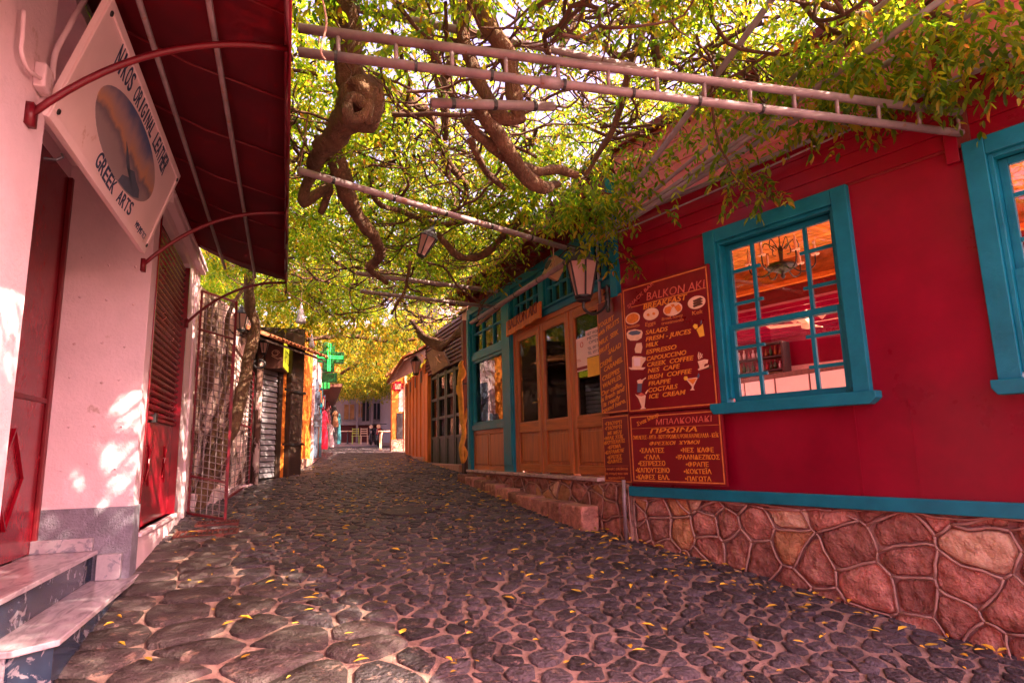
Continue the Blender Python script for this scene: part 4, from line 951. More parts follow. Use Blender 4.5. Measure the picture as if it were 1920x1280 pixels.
# shutter bay
S0, S1, SB, SM, ST = 6.06, 7.78, -.60, .37, 2.16
W('wall', X0 - .3, X0, 6.02, YE, g(6) - .3, SB); W('wall', X0 - .3, X0, S1 + .02, 8.36, SB, LT); W('wall', X0 - .3, X0, 6.02, S1 + .02, ST + .05, LT)
W('wall', X0 - .35, X0 - .3, 6.02, YE, g(6) - .3, LT)
sh = W('roller_shutter', X0 - .10, X0 - .055, S0, S1, SB, SM - .03, m='paintred', bv=.004)
k = 0; z = SM
while z < ST - .02:
    mb = MB(); P = LF.P; h = .062
    prof = [(-.08, 0), (-.055, .006), (-.030, .022), (-.026, .034), (-.036, .048), (-.060, .060), (-.085, .062)]
    n = len(prof)
    for y in (S0, S1):
        for w_, dz in prof: mb.v.append(P(y, z + dz, w_))
    for i in range(n - 1): mb.f.append((i, n + i, n + i + 1, i + 1))
    mb.f.append(tuple(range(n))); mb.f.append(tuple(reversed(range(n, 2 * n))))
    obj('slat', mb, MT['paintred'], sh, smooth=False); z += .064
W('shutter_rail', X0 - .09, X0 - .03, S0, S1, SM - .03, SM, m='darkred', par=sh)
mb = MB(); mb.wbox(X0 - .055, X0 - .01, S0 + .45, S0 + .55, SM - .05, SM + .04); obj('lock', mb, MT['iron'], sh, bevel=.006)
for yc in (S0 + .45, S0 + 1.25):
    mb = MB(); mb.tube(smooth_path([(X0 - .05, yc - .04, -.2), (X0 - .045, yc + .05, -.05), (X0 - .05, yc, .12)], 4), .008, 5); mb.tube(smooth_path([(X0 - .05, yc + .10, -.25), (X0 - .045, yc + .02, -.05), (X0 - .05, yc + .12, .08)], 4), .008, 5); obj('scroll_ornament', mb, MT['paintred'], sh)
for y in (S0 - .035, S1): W('shutter_guide', X0 - .11, X0 + .01, y, y + .035, SB, ST, m='paintred', par=sh, bv=.003)
W('sill', X0 - .1, X0 + .035, S0 - .04, S1 + .04, SB - .04, SB, bv=.008)
W('corner_post', X0 - .24, X0 + .02, 8.36, YE, g(8.5) - .1, 2.55)
W('lintel', X0, X0 + .08, 6.1, YE, 2.30, 2.46); W('lintel_groove', X0 + .08, X0 + .10, 6.1, YE, 2.35, 2.39)
# wall behind, closing the shop
W('shop_roof', -6, X0 + .05, -3, YE, LT, LT + .12, m='darkred')
W('back_wall', -6, -5.8, -3, YE, g(0) - .5, LT); W('side_wall', -6, X0 - .3, YE - .15, YE - .02, g(8) - .3, LT)

# marble steps into the recess
st = thing('marble_steps', (-1.35, 4.9, g(4.9)), 'two worn marble steps with dark blue risers leading to the red door', 'steps')
def SB_(name, x0, x1, y0, y1, z0, z1, m): return obj(name, MB().wbox(x0, x1, y0, y1, z0, z1), MT[m], st, bevel=.006)
mb = MB(); F0 = Fr((0, 0, 0), (0, 0, 1), (0, 1, 0))
mb.prism(F0, [(XR, 3.88), (-1.22, 3.88), (-1.06, 4.02), (-1.06, 6.06), (X0 + .0, 6.06), (X0 + .0, Y1 - .015), (XR, Y1 - .015)], -.945, -.912); obj('tread', mb, MT['marble_top'], st, bevel=.006)
mb = MB(); mb.prism(F0, [(XR, 3.92), (-1.24, 3.92), (-1.09, 4.04), (-1.09, 6.0), (X0 + .01, 6.0), (X0 + .01, Y1 - .02), (XR, Y1 - .02)], g(3.8) - .3, -.946); obj('riser', mb, MT['marble_blue'], st)
SB_('end_slab', XR, -1.25, 3.895, 3.918, g(3.8) - .3, -.947, 'marble_grey')
SB_('tread', XR, -1.33, 3.60, Y1 - .016, -.72, -.688, 'marble_top'); SB_('riser', XR, -1.36, 3.62, Y1 - .018, -.911, -.7205, 'marble_blue')
SB_('skirting', XR, -1.36, Y1 - .075, Y1 - .017, -.6875, -.59, 'marble_grey'); SB_('skirting', -1.325, -1.16, Y1 - .075, Y1 - .017, -.911, -.72, 'marble_grey')

# awning
aw = thing('awning', (X0, 4.2, 1.5), 'dark red fabric awning on curved arms over the leather shop', 'awning')
AX = -.06; AY0, AY1 = .6, 7.80; zt, zf = 2.46, 2.09
mb = MB(); nx, ny = 8, 40
for j in range(ny + 1):
    y = AY0 + (AY1 - AY0) * j / ny
    for i in range(nx + 1):
        t = i / nx; x = X0 + .02 + (AX - X0 - .02) * t
        mb.v.append(Vector((x, y, zt + (zf - zt) * t - .035 * math.sin(math.pi * t) * (1 + .4 * math.sin(y * 2.6)))))
for j in range(ny):
    for i in range(nx): a = j * (nx + 1) + i; mb.f.append((a, a + 1, a + nx + 2, a + nx + 1))
o = obj('fabric', mb, MT['awning'], aw, smooth=True); md = o.modifiers.new('thick', 'SOLIDIFY'); md.thickness = .003
mb = MB(); n = 60
for j in range(n + 1):
    y = AY0 + (AY1 - AY0) * j / n
    for z in (zf, zf - .10, zf - .215 + .008 * math.sin(y * 9)): mb.v.append(Vector((AX + .012 * math.sin(y * 7) * (zf - z) * 5, y, z)))
for j in range(n):
    for i in range(2): a = j * 3 + i; mb.f.append((a, a + 3, a + 4, a + 1))
o = obj('valance', mb, MT['awning'], aw, smooth=True); md = o.modifiers.new('thick', 'SOLIDIFY'); md.thickness = .003
for ratio in (-.34, -.195):
    z = 2.20 if ratio < -.3 else 2.12; x = ratio * z; mb = MB(); mb.tube([(x, AY0 - .1, z), (x, AY1 + .06, z)], .016, 8); obj('bar', mb, MT['steel'], aw, smooth=True)
mb = MB(); mb.tube([(AX, AY0, zf + .0), (AX, AY1, zf)], .018, 8); obj('front_bar', mb, MT['redpipe'], aw, smooth=True)
for y in (.75, 3.08, 5.42, 7.76):
    a, b = Vector((X0 + .01, y, 1.50)), Vector((AX, y, 2.05)); mb = MB(); mb.tube(arc(a, b, .13, 14, (-.35, 0, 1)), .016, 8); mb.wbox(X0, X0 + .03, y - .03, y + .03, 1.45, 1.55); obj('arm', mb, MT['redpipe'], aw, smooth=True)
for y in np.arange(1.3, 7.7, .78):
    mb = MB(); mb.tube([(X0 + .05, y, zt - .05), ((X0 + AX) / 2, y, (zt + zf) / 2 - .06), (AX, y, zf - .01)], .007, 5); obj('rib', mb, MT['darkred'], aw, smooth=True)
mb = MB(); mb.wbox(X0 + .0, X0 + .12, AY0, AY1 - 1.9, zt + .0, zt + .15); obj('cassette', mb, MT['iron'], aw)

# white shop sign hung under the awning
Bp = Vector((X0 + .015, 3.24, 1.585)); Ap = atY(215, 0, 3.24); Dp = atY(333, 318, 5.38)
vdir = ((Ap - Bp) + (Dp - Vector((X0 + .015, 5.38, 1.62)))); vdir.y = 0; SHt = vdir.length / 2; vdir.normalize()
SF = Fr(Bp, Vector((0, 1, 0)).cross(vdir), vdir); SL = 2.14
sg = thing('shop_sign', Bp, 'white shop sign with an oval sea painting and navy lettering under the awning', 'sign')
obj('board', MB().box(SF, 0, SL, 0, SHt, -.03, 0), MT['signwhite'], sg, bevel=.004)
for bx in ((0, SL, 0, .045, 0, .012), (0, SL, SHt - .045, SHt, 0, .012), (0, .045, .0455, SHt - .0455, 0, .012), (SL - .045, SL, .0455, SHt - .0455, 0, .012)): obj('edge_strip', MB().box(SF, *bx), MT['signwhite'], sg, bevel=.003)
for u in (.05, SL - .05):
    for v in (.06, SHt - .06): mb = MB(); mb.lathe([(.016, 0), (.014, .006)], SF.P(u, v, .012), 10, SF.N); obj('screw', mb, MT['iron'], sg)
m, t, b, o_ = nt('oval_painting'); cc = coords(t, (1, 1, 1), True)
sx = N(t, 'ShaderNodeSeparateXYZ'); t.links.new(cc, sx.inputs[0]); nz = N(t, 'ShaderNodeTexNoise', i_Scale=5., i_Detail=5); t.links.new(cc, nz.inputs['Vector'])
ad = N(t, 'ShaderNodeMath', operation='MULTIPLY_ADD'); t.links.new(nz.outputs[0], ad.inputs[0]); ad.inputs[1].default_value = .22; t.links.new(sx.outputs['Z'], ad.inputs[2])
rg = N(t, 'ShaderNodeMapRange'); t.links.new(ad.outputs[0], rg.inputs[0]); rg.inputs[1].default_value = -.22; rg.inputs[2].default_value = .42
t.links.new(ramp(t, rg.outputs[0], [(0, (.34, .30, .34)), (.38, (.36, .29, .32)), (.47, (.20, .17, .22)), (.53, (.58, .32, .20)), (.66, (.42, .30, .32)), (.80, (.10, .15, .32)), (1, (.05, .09, .26))]), b.inputs['Base Color'])
OU, OV, OA, OB = 1.03, .355, .70, .205
mb = MB(); mb.prism(SF, ell(OU, OV, OA, OB, 48), 0, .003); obj('oval_picture', mb, m, sg)
mb = MB(); mb.prism(SF, [(OU + OA * x, OV + OB * y) for x, y in ((.05, -.97), (.08, -.7), (.28, -.5), (.12, -.32), (-.06, -.02), (-.16, .06), (-.08, -.08), (.02, -.3), (.10, -.42), (.22, -.30), (.30, -.22), (.44, -.34), (.62, -.42), (.70, -.62), (.55, -.80), (.3, -.93))], .003, .0045); obj('figure', mb, MT['bluepaint'], sg)
def arc_text(s, u0, u1, v0, bend, h0, h1, wd):
    n = len(s); um = (u0 + u1) / 2
    for k, chx in enumerate(s):
        if chx == ' ': continue
        u = u0 + (u1 - u0) * (k + .5) / n; t = (u - um) / ((u1 - u0) / 2); v = v0 + bend * t * t; sl = 2 * bend * t / ((u1 - u0) / 2); l = math.hypot(1, sl); w2 = wd * (.35 if chx == 'I' else 1) / 2
        text(chx, SF, (u - w2 / l, v - w2 * sl / l), (u + w2 / l, v + w2 * sl / l), h0 + h1 * t * t, .001, MT['navy'], sg, bold=.012)
arc_text('NIKOS ORIGINAL LEATHER', .33, 1.77, .575, -.045, .095, .045, .056)
arc_text('GREEK ARTS', .66, 1.52, .062, .022, .085, .01, .074)
text('MPS JMD TCT', SF, (1.70, .075), (2.02, .075), .045, .001, MT['navy'], sg)
# cable and conduit on the near pillar
q = lambda x, y, w=.03: LF.P(*LF.px(x, y, w), w)
mb = MB(); mb.tube(smooth_path([q(45, 20), q(42, 70), q(40, 95), (q(50, 125)), q(68, 143), q(84, 150)], 5), .009, 7); o = obj('cable', mb, MT['white'], smooth=True); tag(o, 'white cable curving down the near pillar beside the sign', 'cable')
mb = MB(); mb.tube(smooth_path([q(160, 0, .06), q(140, 30, .06), q(130, 50, .06), q(104, 100), q(98, 150)], 4), .013, 8); o = obj('conduit', mb, MT['white'], smooth=True); tag(o, 'white conduit pipe running down the near pillar edge', 'conduit')
mb = MB(); mb.wbox(X0, X0 + .05, q(84, 150).y - .05, q(84, 150).y + .05, q(84, 150).z - .06, q(84, 150).z + .06); o = obj('junction_box', mb, MT['white'], bevel=.01); tag(o, 'small white junction box on the near pillar', 'junction box')
p = q(82, 297); mb = MB(); mb.tube([p, p + Vector((.05, 0, 0)), p + Vector((.07, .01, .02)), p + Vector((.06, .02, .04))], .006, 6); o = obj('hook', mb, MT['iron']); tag(o, 'small bent hook on the edge of the near pillar', 'hook')

# ================================================================== WIRE GATE, VINE WALL
def wire_panel(a, b, z0a, z0b, z1a, z1b, label, nh, nv, midbars=(.13,), name='wire_gate'):
    a, b = Vector(a), Vector(b); root = thing(name, (a + b) / 2 + Vector((0, 0, z0a)), label, 'gate')
    pt = lambda t, s: Vector((a.x + (b.x - a.x) * t, a.y + (b.y - a.y) * t, (z0a + (z0b - z0a) * t) * (1 - s) + (z1a + (z1b - z1a) * t) * s))
    for q0, q1 in ((pt(0, 0), pt(0, 1)), (pt(1, 0), pt(1, 1)), (pt(0, 0), pt(1, 0)), (pt(0, 1), pt(1, 1))): obj('frame_bar', MB().bar(q0, q1, .028, .028), MT['redpipe'], root)
    for s in midbars: obj('cross_bar', MB().bar(pt(0, s), pt(1, s), .025, .025), MT['redpipe'], root)
    mb = MB()
    for k in range(1, nh): s = k / nh; mb.tube([pt(0, s), pt(.5, s) + Vector((.01 * math.sin(k), 0, 0)), pt(1, s)], .006, 4)
    for k in range(1, nv): t = k / nv; mb.tube([pt(t, 0), pt(t, 1)], .006, 4)
    obj('wire_mesh', mb, MT['steel'], root); return root
eR = G(422, 978); zt1 = atY(367, 540, 8.52).z; zt2 = atY(436, 566, eR.y).z
wire_panel((-1.08, 8.66, 0), (eR.x, eR.y, 0), g(8.66) + .02, eR.z + .03, zt1, zt2, 'open red framed wire gate standing out from the leather shop corner', 34, 6, (.16, .82))
pA, pB = G(425, 940), G(466, 910)
wire_panel((pA.x - .02, pA.y, 0), (pB.x, pB.y, 0), g(pA.y) + .03, g(pB.y) + .03, 1.55, 1.35, 'rusty wire panel fixed before the peeling wall and vine trunk', 24, 6, (.5,))

m, t, b, o_ = nt('peeling_plaster'); cc = coords(t, (1, 1, .55))
n1 = N(t, 'ShaderNodeTexNoise', i_Scale=3.2, i_Detail=10, i_Roughness=.65, i_Distortion=.6); t.links.new(cc, n1.inputs['Vector'])
n2 = N(t, 'ShaderNodeTexNoise', i_Scale=14., i_Detail=6); t.links.new(cc, n2.inputs['Vector'])
dk = mixc(t, n2.outputs[0], (.03, .018, .016), (.20, .09, .07)); lt = mixc(t, n2.outputs[0], (.6, .42, .40), (.85, .66, .62)); fc = ramp(t, n1.outputs[0], [(.46, 0), (.50, 1)])
t.links.new(mixc(t, fc, dk, lt), b.inputs['Base Color']); b.inputs['Roughness'].default_value = .9
bp = N(t, 'ShaderNodeBump', i_Strength=.8, i_Distance=.03); t.links.new(fc, bp.inputs['Height']); t.links.new(bp.outputs[0], b.inputs['Normal']); MT['peel'] = m
def strip(a, b): a, b = Vector(a), Vector(b); d = (b - a); d.z = 0; return Fr(a, Vector((d.y, -d.x, 0))), d.length    # front with u from a to b, street on its right-hand side
PW1 = Vector((-1.30, 8.62, 0)); PW2 = Vector((-.62, 11.45, 0)); F1, L1 = strip(PW1, PW2)
pw = thing('peeling_wall', PW1 + Vector((0, 0, g(9))), 'old wall with peeling white plaster behind the wire gate', 'wall')
obj('wall', MB().box(F1, 0, L1, g(8.6) - .2, 2.3, -.2, 0), MT['peel'], pw)
for u in (.25, .95, 1.7, 2.4): obj('buttress', MB().box(F1, u, u + .26, g(8.6) - .2, 2.2, 0, .09), MT['peel'], pw, bevel=.01)
obj('kerb', MB().box(F1, .3, L1, g(8.6) - .2, g(10.5) + .08, 0, .2), MT['white'], pw, bevel=.02)

# ================================================================== FAR LEFT FRONTS
PA, PB = Vector((-.55, 11.34, 0)), Vector((.18, 12.9, 0)); FA, LA = strip(PA, PB)
def bx(fr, *a): return MB().box(fr, *a)
pxu = lambda fr, x, y, w=0: fr.px(x, y, w)[0]
pxv = lambda fr, x, y, w=0: fr.px(x, y, w)[1]
ls = thing('louvred_shop', PA + Vector((0, 0, g(12))), 'small dark shop with louvred metal shutter and tiled eave', 'building')
obj('wall', bx(FA, -.3, LA, g(12) - .3, 2.0, -.4, -.06), MT['wood_dark'], ls)
lu0, lu1 = pxu(FA, 488, 800), pxu(FA, 518, 800); ltop = pxv(FA, 500, 690)
sh_ = obj('shutter', bx(FA, lu0, lu1, g(12) - .2, ltop, -.06, -.03), MT['iron'], ls)
z = g(12) + .05
while z < ltop - .05: obj('slat', MB().hexa([FA.P(lu0 + .03, z, .015), FA.P(lu1 - .03, z, .015), FA.P(lu1 - .03, z, -.028), FA.P(lu0 + .03, z, -.028), FA.P(lu0 + .03, z + .075, -.005), FA.P(lu1 - .03, z + .075, -.005), FA.P(lu1 - .03, z + .075, -.028), FA.P(lu0 + .03, z + .075, -.028)]), MT['greypipe'], sh_); z += .095
for a, b, mt_ in ((518, 526, 'wood_dark'), (526, 532, 'orangepaint')): obj('plank', bx(FA, pxu(FA, a, 800), pxu(FA, b, 800), g(12.5) - .2, pxv(FA, 525, 690), -.06, .02), MT[mt_], ls)
obj('post', bx(FA, pxu(FA, 533, 800), pxu(FA, 555, 800), g(12.7) - .2, pxv(FA, 545, 625), -.05, .12), MT['wood_dark'], ls, bevel=.02)
for v in (pxv(FA, 545, 735), pxv(FA, 545, 833)): obj('cross_bar', bx(FA, pxu(FA, 518, 800), pxu(FA, 558, 800), v - .02, v + .02, .125, .15), MT['iron'], ls)
o = obj('pole', MB().tube([FA.P(-.02, g(11.2) - .1, .12), FA.P(-.02, 1.9, .12)], .055, 10), MT['peel'], smooth=True); tag(o, 'peeling whitish pole beside the louvred shutter', 'pole')
# tiled eave
ea, eb = FA.P(*FA.px(481, 560, .45), .45), FA.P(*FA.px(550, 646, .45), .45); ev = ea.z * .5 + eb.z * .5
ef = obj('eave', MB().hexa([FA.P(-.5, 1.82, .46), FA.P(LA + .3, 1.82, .46), FA.P(LA + .3, 2.25, -.5), FA.P(-.5, 2.25, -.5), FA.P(-.5, 1.85, .46), FA.P(LA + .3, 1.85, .46), FA.P(LA + .3, 2.28, -.5), FA.P(-.5, 2.28, -.5)]), MT['wood_dark'], ls)
TILE = M('roof_tile', (.48, .17, .08), .85, .35, 6, .3, rnd=.3)
def tiles(fr, u0, u1, v0, w0, v1, w1, root, rows=3, pitch=.15):
    u = u0
    while u < u1:
        for k in range(rows):
            t0, t1 = k / rows, (k + 1.15) / rows; mb = MB(); n = 6
            for t in (t0, t1):
                for i in range(n + 1):
                    a = math.pi * i / n; mb.v.append(fr.P(u + pitch * .46 * math.cos(a), v0 + (v1 - v0) * t + .055 * math.sin(a) + .012 * (t == t0) + .03, w0 + (w1 - w0) * t))
            for i in range(n): mb.f.append((i, i + 1, n + 2 + i, n + 1 + i))
            o = obj('roof_tile', mb, TILE, root, smooth=True); md = o.modifiers.new('t', 'SOLIDIFY'); md.thickness = .014
        u += pitch
tiles(FA, -.45, LA + .28, 1.84, .50, 2.26, -.5, ls)
# box sign, small lantern
ub0, ub1, vb1, vb0 = pxu(FA, 497, 660, .05), pxu(FA, 528, 660, .45), pxv(FA, 528, 637, .3), pxv(FA, 528, 690, .3)
bs = thing('box_sign', FA.P(lu0, vb0, .2), 'brown projecting box sign with a green and yellow front over the louvred shutter', 'sign')
c0 = atY(497, 690, 11.6); c1 = atY(530, 690, 11.6); zt_ = atY(530, 636, 11.6).z
mb = MB(); mb.hexa([c0, c1, c1 + Vector((.10, .95, .0)), c0 + Vector((.1, .95, 0))] + [p + Vector((0, 0, zt_ - c0.z)) for p in (c0, c1, c1 + Vector((.10, .95, 0)), c0 + Vector((.1, .95, 0)))]); obj('box', mb, MT['wood_brown'], bs)
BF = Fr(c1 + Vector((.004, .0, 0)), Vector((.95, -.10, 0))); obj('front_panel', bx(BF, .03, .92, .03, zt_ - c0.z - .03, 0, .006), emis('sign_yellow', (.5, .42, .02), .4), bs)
text('APTS', BF, (.1, .14), (.85, .14), .24, .0065, MT['navy'], bs)
SFb = Fr(c0, (0, -1, 0)); mb = MB(); mb.tube([SFb.P(.16 + .07 * math.cos(t) * (1 - t * .06), .27 + .06 * math.sin(t) * (1 - t * .06), .005) for t in np.linspace(0, 8, 24)], .007, 5); mb.tube([SFb.P(.10, .22, .005), SFb.P(.2, .17, .005), SFb.P(.30, .2, .005)], .006, 5); obj('scroll_emblem', mb, MT['cream'], bs)
p = atY(495, 662, 11.2); lantern(p, .17, 'small grey lantern on the pole beside the box sign', bracket=p + Vector((-.12, .12, -.02)))
p = atY(452, 618, 10.2); lantern(p, .24, 'dark scrolled lantern at the top of the vine trunk', bracket=p + Vector((-.22, .08, .12)))
p = atY(486, 690, 11.0); mb = MB(); mb.tube([p + Vector((.09 * math.cos(t), 0, .07 + .07 * math.sin(t))) for t in np.linspace(2.2, 8, 10)], .02, 6); o = obj('cable_loop', mb, MT['iron'], smooth=True); tag(o, 'dark looped cable under the small grey lantern', 'cable')
# orange pilaster shop
PC, PD = Vector((.31, 14.3, 0)), Vector((.56, 15.5, 0)); FB, LB = strip(PC, PD)
os_ = thing('orange_shop', PC + Vector((0, 0, g(14.4))), 'narrow orange painted shopfront beyond the dark post', 'building')
OR = M('orange_wall', (.68, .20, .025), .7, .2, 4, .15)
vt = pxv(FB, 570, 628); obj('pilaster', bx(FB, 0, LB, g(14.3) - .2, vt, -.3, .0), OR, os_, bevel=.01); obj('capital', bx(FB, -.05, LB + .05, vt, vt + .12, -.3, .05), OR, os_, bevel=.01)
obj('back_wall', MB().wbox(-1.6, .30, 13.0, 14.6, g(14) - .3, 2.5), MT['wood_dark'], os_); obj('base', bx(FB, -.04, LB + .04, g(14.3) - .2, g(14.8) + .18, .0, .05), MT['bead'], os_)
PE = Vector((.62, 15.6, 0)); PF = Vector((.98, 19.4, 0)); FC, LC = strip(PE, PF)
ss = thing('souvenir_shop', PE + Vector((0, 0, g(17))), 'sunlit whitish souvenir shopfront with blue shutters', 'building')
obj('wall', bx(FC, 0, LC, g(15.6) - .2, 2.4, -.4, 0), MT['white'], ss)
for u, m_ in ((.2, 'bluepaint'), (.75, 'bluepaint'), (1.5, 'wood_brown'), (2.3, 'teal'), (3.0, 'bluepaint')): obj('shutter', bx(FC, u, u + .42, g(17) + .1, g(17) + 2.0, 0, .05), MT[m_], ss)
for k in range(6): obj('board', bx(FC, .3 + k * .6, .75 + k * .6, 1.2 + .1 * (k % 2), 1.5 + .1 * (k % 3), .05, .11), MT[('bluepaint', 'wood_or', 'teal', 'cream', 'red', 'bluepaint')[k]], ss)
o = obj('wall_box', MB().wbox(.60, .78, 15.2, 15.4, .62, .92), MT['bluepaint'], bevel=.01); tag(o, 'dark blue box fixed beside the orange pilaster', 'box')
# pharmacy crosses
GRN = emis('green_tube', (.03, .8, .10), 1.1); DG = M('green_housing', (.006, .07, .02), .3); 
def cross(px_, py_, Y, half, arm, label, tube=True):
    c = atY(px_, py_, Y); root = thing('pharmacy_cross', c, label, 'pharmacy sign'); CFr = Fr(c, (.10, -1, 0))
    pl = [(-arm, half), (arm, half), (arm, arm), (half, arm), (half, -arm), (arm, -arm), (arm, -half), (-arm, -half), (-arm, -arm), (-half, -arm), (-half, arm), (-arm, arm)]
    mb = MB(); mb.prism(CFr, pl, -.09, .09); obj('housing', mb, DG, root, bevel=.008)
    for s in (.80, .55) if tube else (.8,):
        q = [(x * s if abs(x) == half else x * s * .95, y * s if abs(y) == half else y * s * .95) for x, y in pl]; mb = MB()
        mb.tube([CFr.P(x, y, .096) for x, y in q + q[:1]], .006, 5); obj('outline_tube', mb, emis('dim_green', (.01, .25, .05), .15), root)
    if tube:
        for a, b in (((-half * .92, 0), (half * .92, 0)), ((0, -half * .95), (0, half * .95))):
            for dd in (-.025, .025):
                mb = MB(); mb.tube([CFr.P(a[0] + (dd if a[0] == 0 else 0), a[1] + (dd if a[1] == 0 else 0), .10), CFr.P(b[0] + (dd if a[0] == 0 else 0), b[1] + (dd if a[1] == 0 else 0), .10)], .009, 6); obj('light_tube', mb, GRN, root)
    else:
        for k in range(3): obj('light_panel', bx(CFr, -arm + .03 + k * .1, -arm + .09 + k * .1, -half * .9, -arm * 1.1, .09, .10), emis('green_panel', (.02, .35, .06), .35), root)
    mb = MB(); mb.tube([CFr.P(-half, 0, 0), CFr.P(-half - .5, .0, 0)], .02, 6); obj('bracket', mb, MT['iron'], root); return root
cross(616, 670, 16.4, .38, .145, 'lit green pharmacy cross hanging out beyond the orange pilaster')
cross(608, 708, 19.2, .36, .14, 'second dim green pharmacy cross behind the red strip board', False)
c = atY(610, 690, 18.3); o = obj('strip_board', MB().hexa([c + Vector(v) for v in ((-.35, -.02, .06), (.42, -.02, -.12), (.42, .02, -.12), (-.35, .02, .06), (-.35, -.02, .22), (.42, -.02, .02), (.42, .02, .02), (-.35, .02, .22))]), MT['orangepaint']); tag(o, 'orange red strip board tilted between the two green crosses', 'board')
# hanging shades
for x, y, Y, lb in ((564, 605, 9.5, 'white tassel shade hanging from the vine by the orange pilaster'), (584, 652, 14.0, 'small pale tassel shade hanging near the green cross')):
    p = atY(x, y, Y); r = thing('hanging_shade', p, lb, 'shade'); mb = MB(); mb.lathe([(.075, 0), (.07, .03), (.045, .14), (.02, .24), (.008, .30)], p, 10); obj('shade', mb, M('pale_cloth', (.62, .62, .75), .8), r, smooth=True)
    mb = MB(); mb.tube([p + Vector((0, 0, .3)), p + Vector((0, 0, 1.1))], .004, 4); obj('cord', mb, MT['bead'], r)

# ================================================================== END OF THE STREET
def garment(px0, px1, py0, py1, Y, mat, label):
    a, b = atY((px0 + px1) / 2, py1, Y), atY((px0 + px1) / 2, py0, Y); w_ = (atY(px1, py1, Y) - atY(px0, py1, Y)).length / 2; h = b.z - a.z
    root = thing('garment', a, label, 'garment'); mb = MB(); prof = [(0, 1.0), (.12, .98), (.3, .9), (.5, .75), (.62, .55), (.75, .62), (.88, .7), (.94, .62), (1, .25)]; n = 12
    for i, (t, s) in enumerate(prof):
        for k in range(n):
            an = 2 * math.pi * k / n; f = 1 + (.14 * math.sin(5 * an + i) if t < .6 else 0); mb.v.append(a + Vector((w_ * s * f * math.cos(an), .35 * w_ * s * f * math.sin(an), h * t)))
    for i in range(len(prof) - 1):
        for k in range(n): k2 = (k + 1) % n; mb.f.append((i * n + k, i * n + k2, (i + 1) * n + k2, (i + 1) * n + k))
    obj('dress', mb, mat, root, smooth=True)
    for s in (-1, 1): m2 = MB(); m2.tube([a + Vector((s * w_ * .55, 0, h * .9)), a + Vector((s * w_ * .95, 0, h * .66))], [w_ * .2, w_ * .16], 7); obj('sleeve', m2, mat, root, smooth=True)
    m3 = MB(); m3.tube([a + Vector((-w_ * .5, 0, h * .95)), a + Vector((0, 0, h * 1.03)), a + Vector((w_ * .5, 0, h * .95))], .008, 5); m3.tube([a + Vector((0, 0, h * 1.03)), a + Vector((0, 0, h * 1.12))], .006, 5); obj('hanger', m3, MT['iron'], root)
CL = {k: M('cloth_' + k, c, .85, .3, 9, .2) for k, c in dict(crimson=(.62, .012, .05), pattern=(.28, .22, .24), maroon=(.10, .015, .02), teal=(.03, .16, .2), black=(.02, .02, .025), denim=(.08, .10, .18), brown=(.18, .08, .04)).items()}
garment(597, 614, 768, 842, 22.5, CL['crimson'], 'long crimson dress hung outside the souvenir shop'); garment(611, 626, 795, 838, 23.5, CL['pattern'], 'grey patterned dress hung beside the crimson dress')
garment(604, 620, 752, 800, 24.5, CL['maroon'], 'dark maroon garment hung above the patterned dress'); garment(617, 632, 760, 830, 25.5, CL['black'], 'black garment hung deeper in the row outside the souvenir shop'); garment(631, 639, 775, 832, 26.5, CL['teal'], 'teal and blue garment at the end of the clothes row'); garment(622, 634, 770, 800, 24.8, CL['brown'], 'short brown garment hung among the dark clothes')
PG, PH_ = Vector((1.0, 19.6, 0)), Vector((1.45, 30, 0)); FG, LG = strip(PG, PH_)
cs = thing('clothes_shop', PG + Vector((0, 0, g(24))), 'dim brick coloured clothes shop with garments hung outside', 'building')
obj('wall', bx(FG, 0, LG, g(19) - .3, 2.6, -.5, -.1), M('brown_plaster', (.28, .13, .09), .9, .4, 3), cs); obj('awning_board', bx(FG, .5, LG, 2.05, 2.15, -.1, .6), MT['wood_brown'], cs)
for k in range(4): obj('doorway', bx(FG, 1.2 + k * 2.3, 2.6 + k * 2.3, g(24) - .3, 1.9, -.1, -.09), MT['iron'], cs)
mb = MB(); mb.tube([FG.P(1.5, 1.75, .45), FG.P(8.5, 1.8, .45)], .015, 6); obj('rail', mb, MT['iron'], cs)
# far house closing the view
fh = thing('far_house', (3.4, 42, g(42)), 'pale house with windows and a dark porch closing the end of the street', 'building'); FH = Fr((0, 42, 0), (0, -1, 0))
HW = M('house_wall', (.26, .21, .23), .8, .15, 2); v_ = lambda y: pxv(FH, 670, y)
u_ = lambda x: pxu(FH, x, 780)
obj('wall', bx(FH, u_(560), u_(800), g(42) - .4, v_(640), -.4, 0), HW, fh); obj('porch', bx(FH, u_(600), u_(745), g(42) - .4, v_(797), 0, .3), M('porch_red', (.10, .02, .022), .8), fh); obj('ledge', bx(FH, u_(600), u_(748), v_(797), v_(790), 0, .5), HW, fh)
for x0, x1, y0, y1, em in ((645, 664, 758, 786, 1), (672, 679, 756, 782, 1), (679, 692, 751, 790, 0), (700, 712, 756, 786, 0)):
    wd = obj('window', bx(FH, u_(x0) - .06, u_(x1) + .06, v_(y1) - .06, v_(y0) + .06, .0, .04), HW, fh); obj('pane', bx(FH, u_(x0), u_(x1), v_(y1), v_(y0), .04, .05), M('warm_pane', (.30, .15, .07), .2, .5, 2) if em else M('dark_pane', (.02, .025, .035), .15), wd); obj('glazing_bar', bx(FH, (u_(x0) + u_(x1)) / 2 - .03, (u_(x0) + u_(x1)) / 2 + .03, v_(y1), v_(y0), .05, .07), HW, wd)
for x in (668, 696): obj('post', bx(FH, u_(x) - .06, u_(x) + .06, g(42), v_(745), .5, .6), HW, fh)
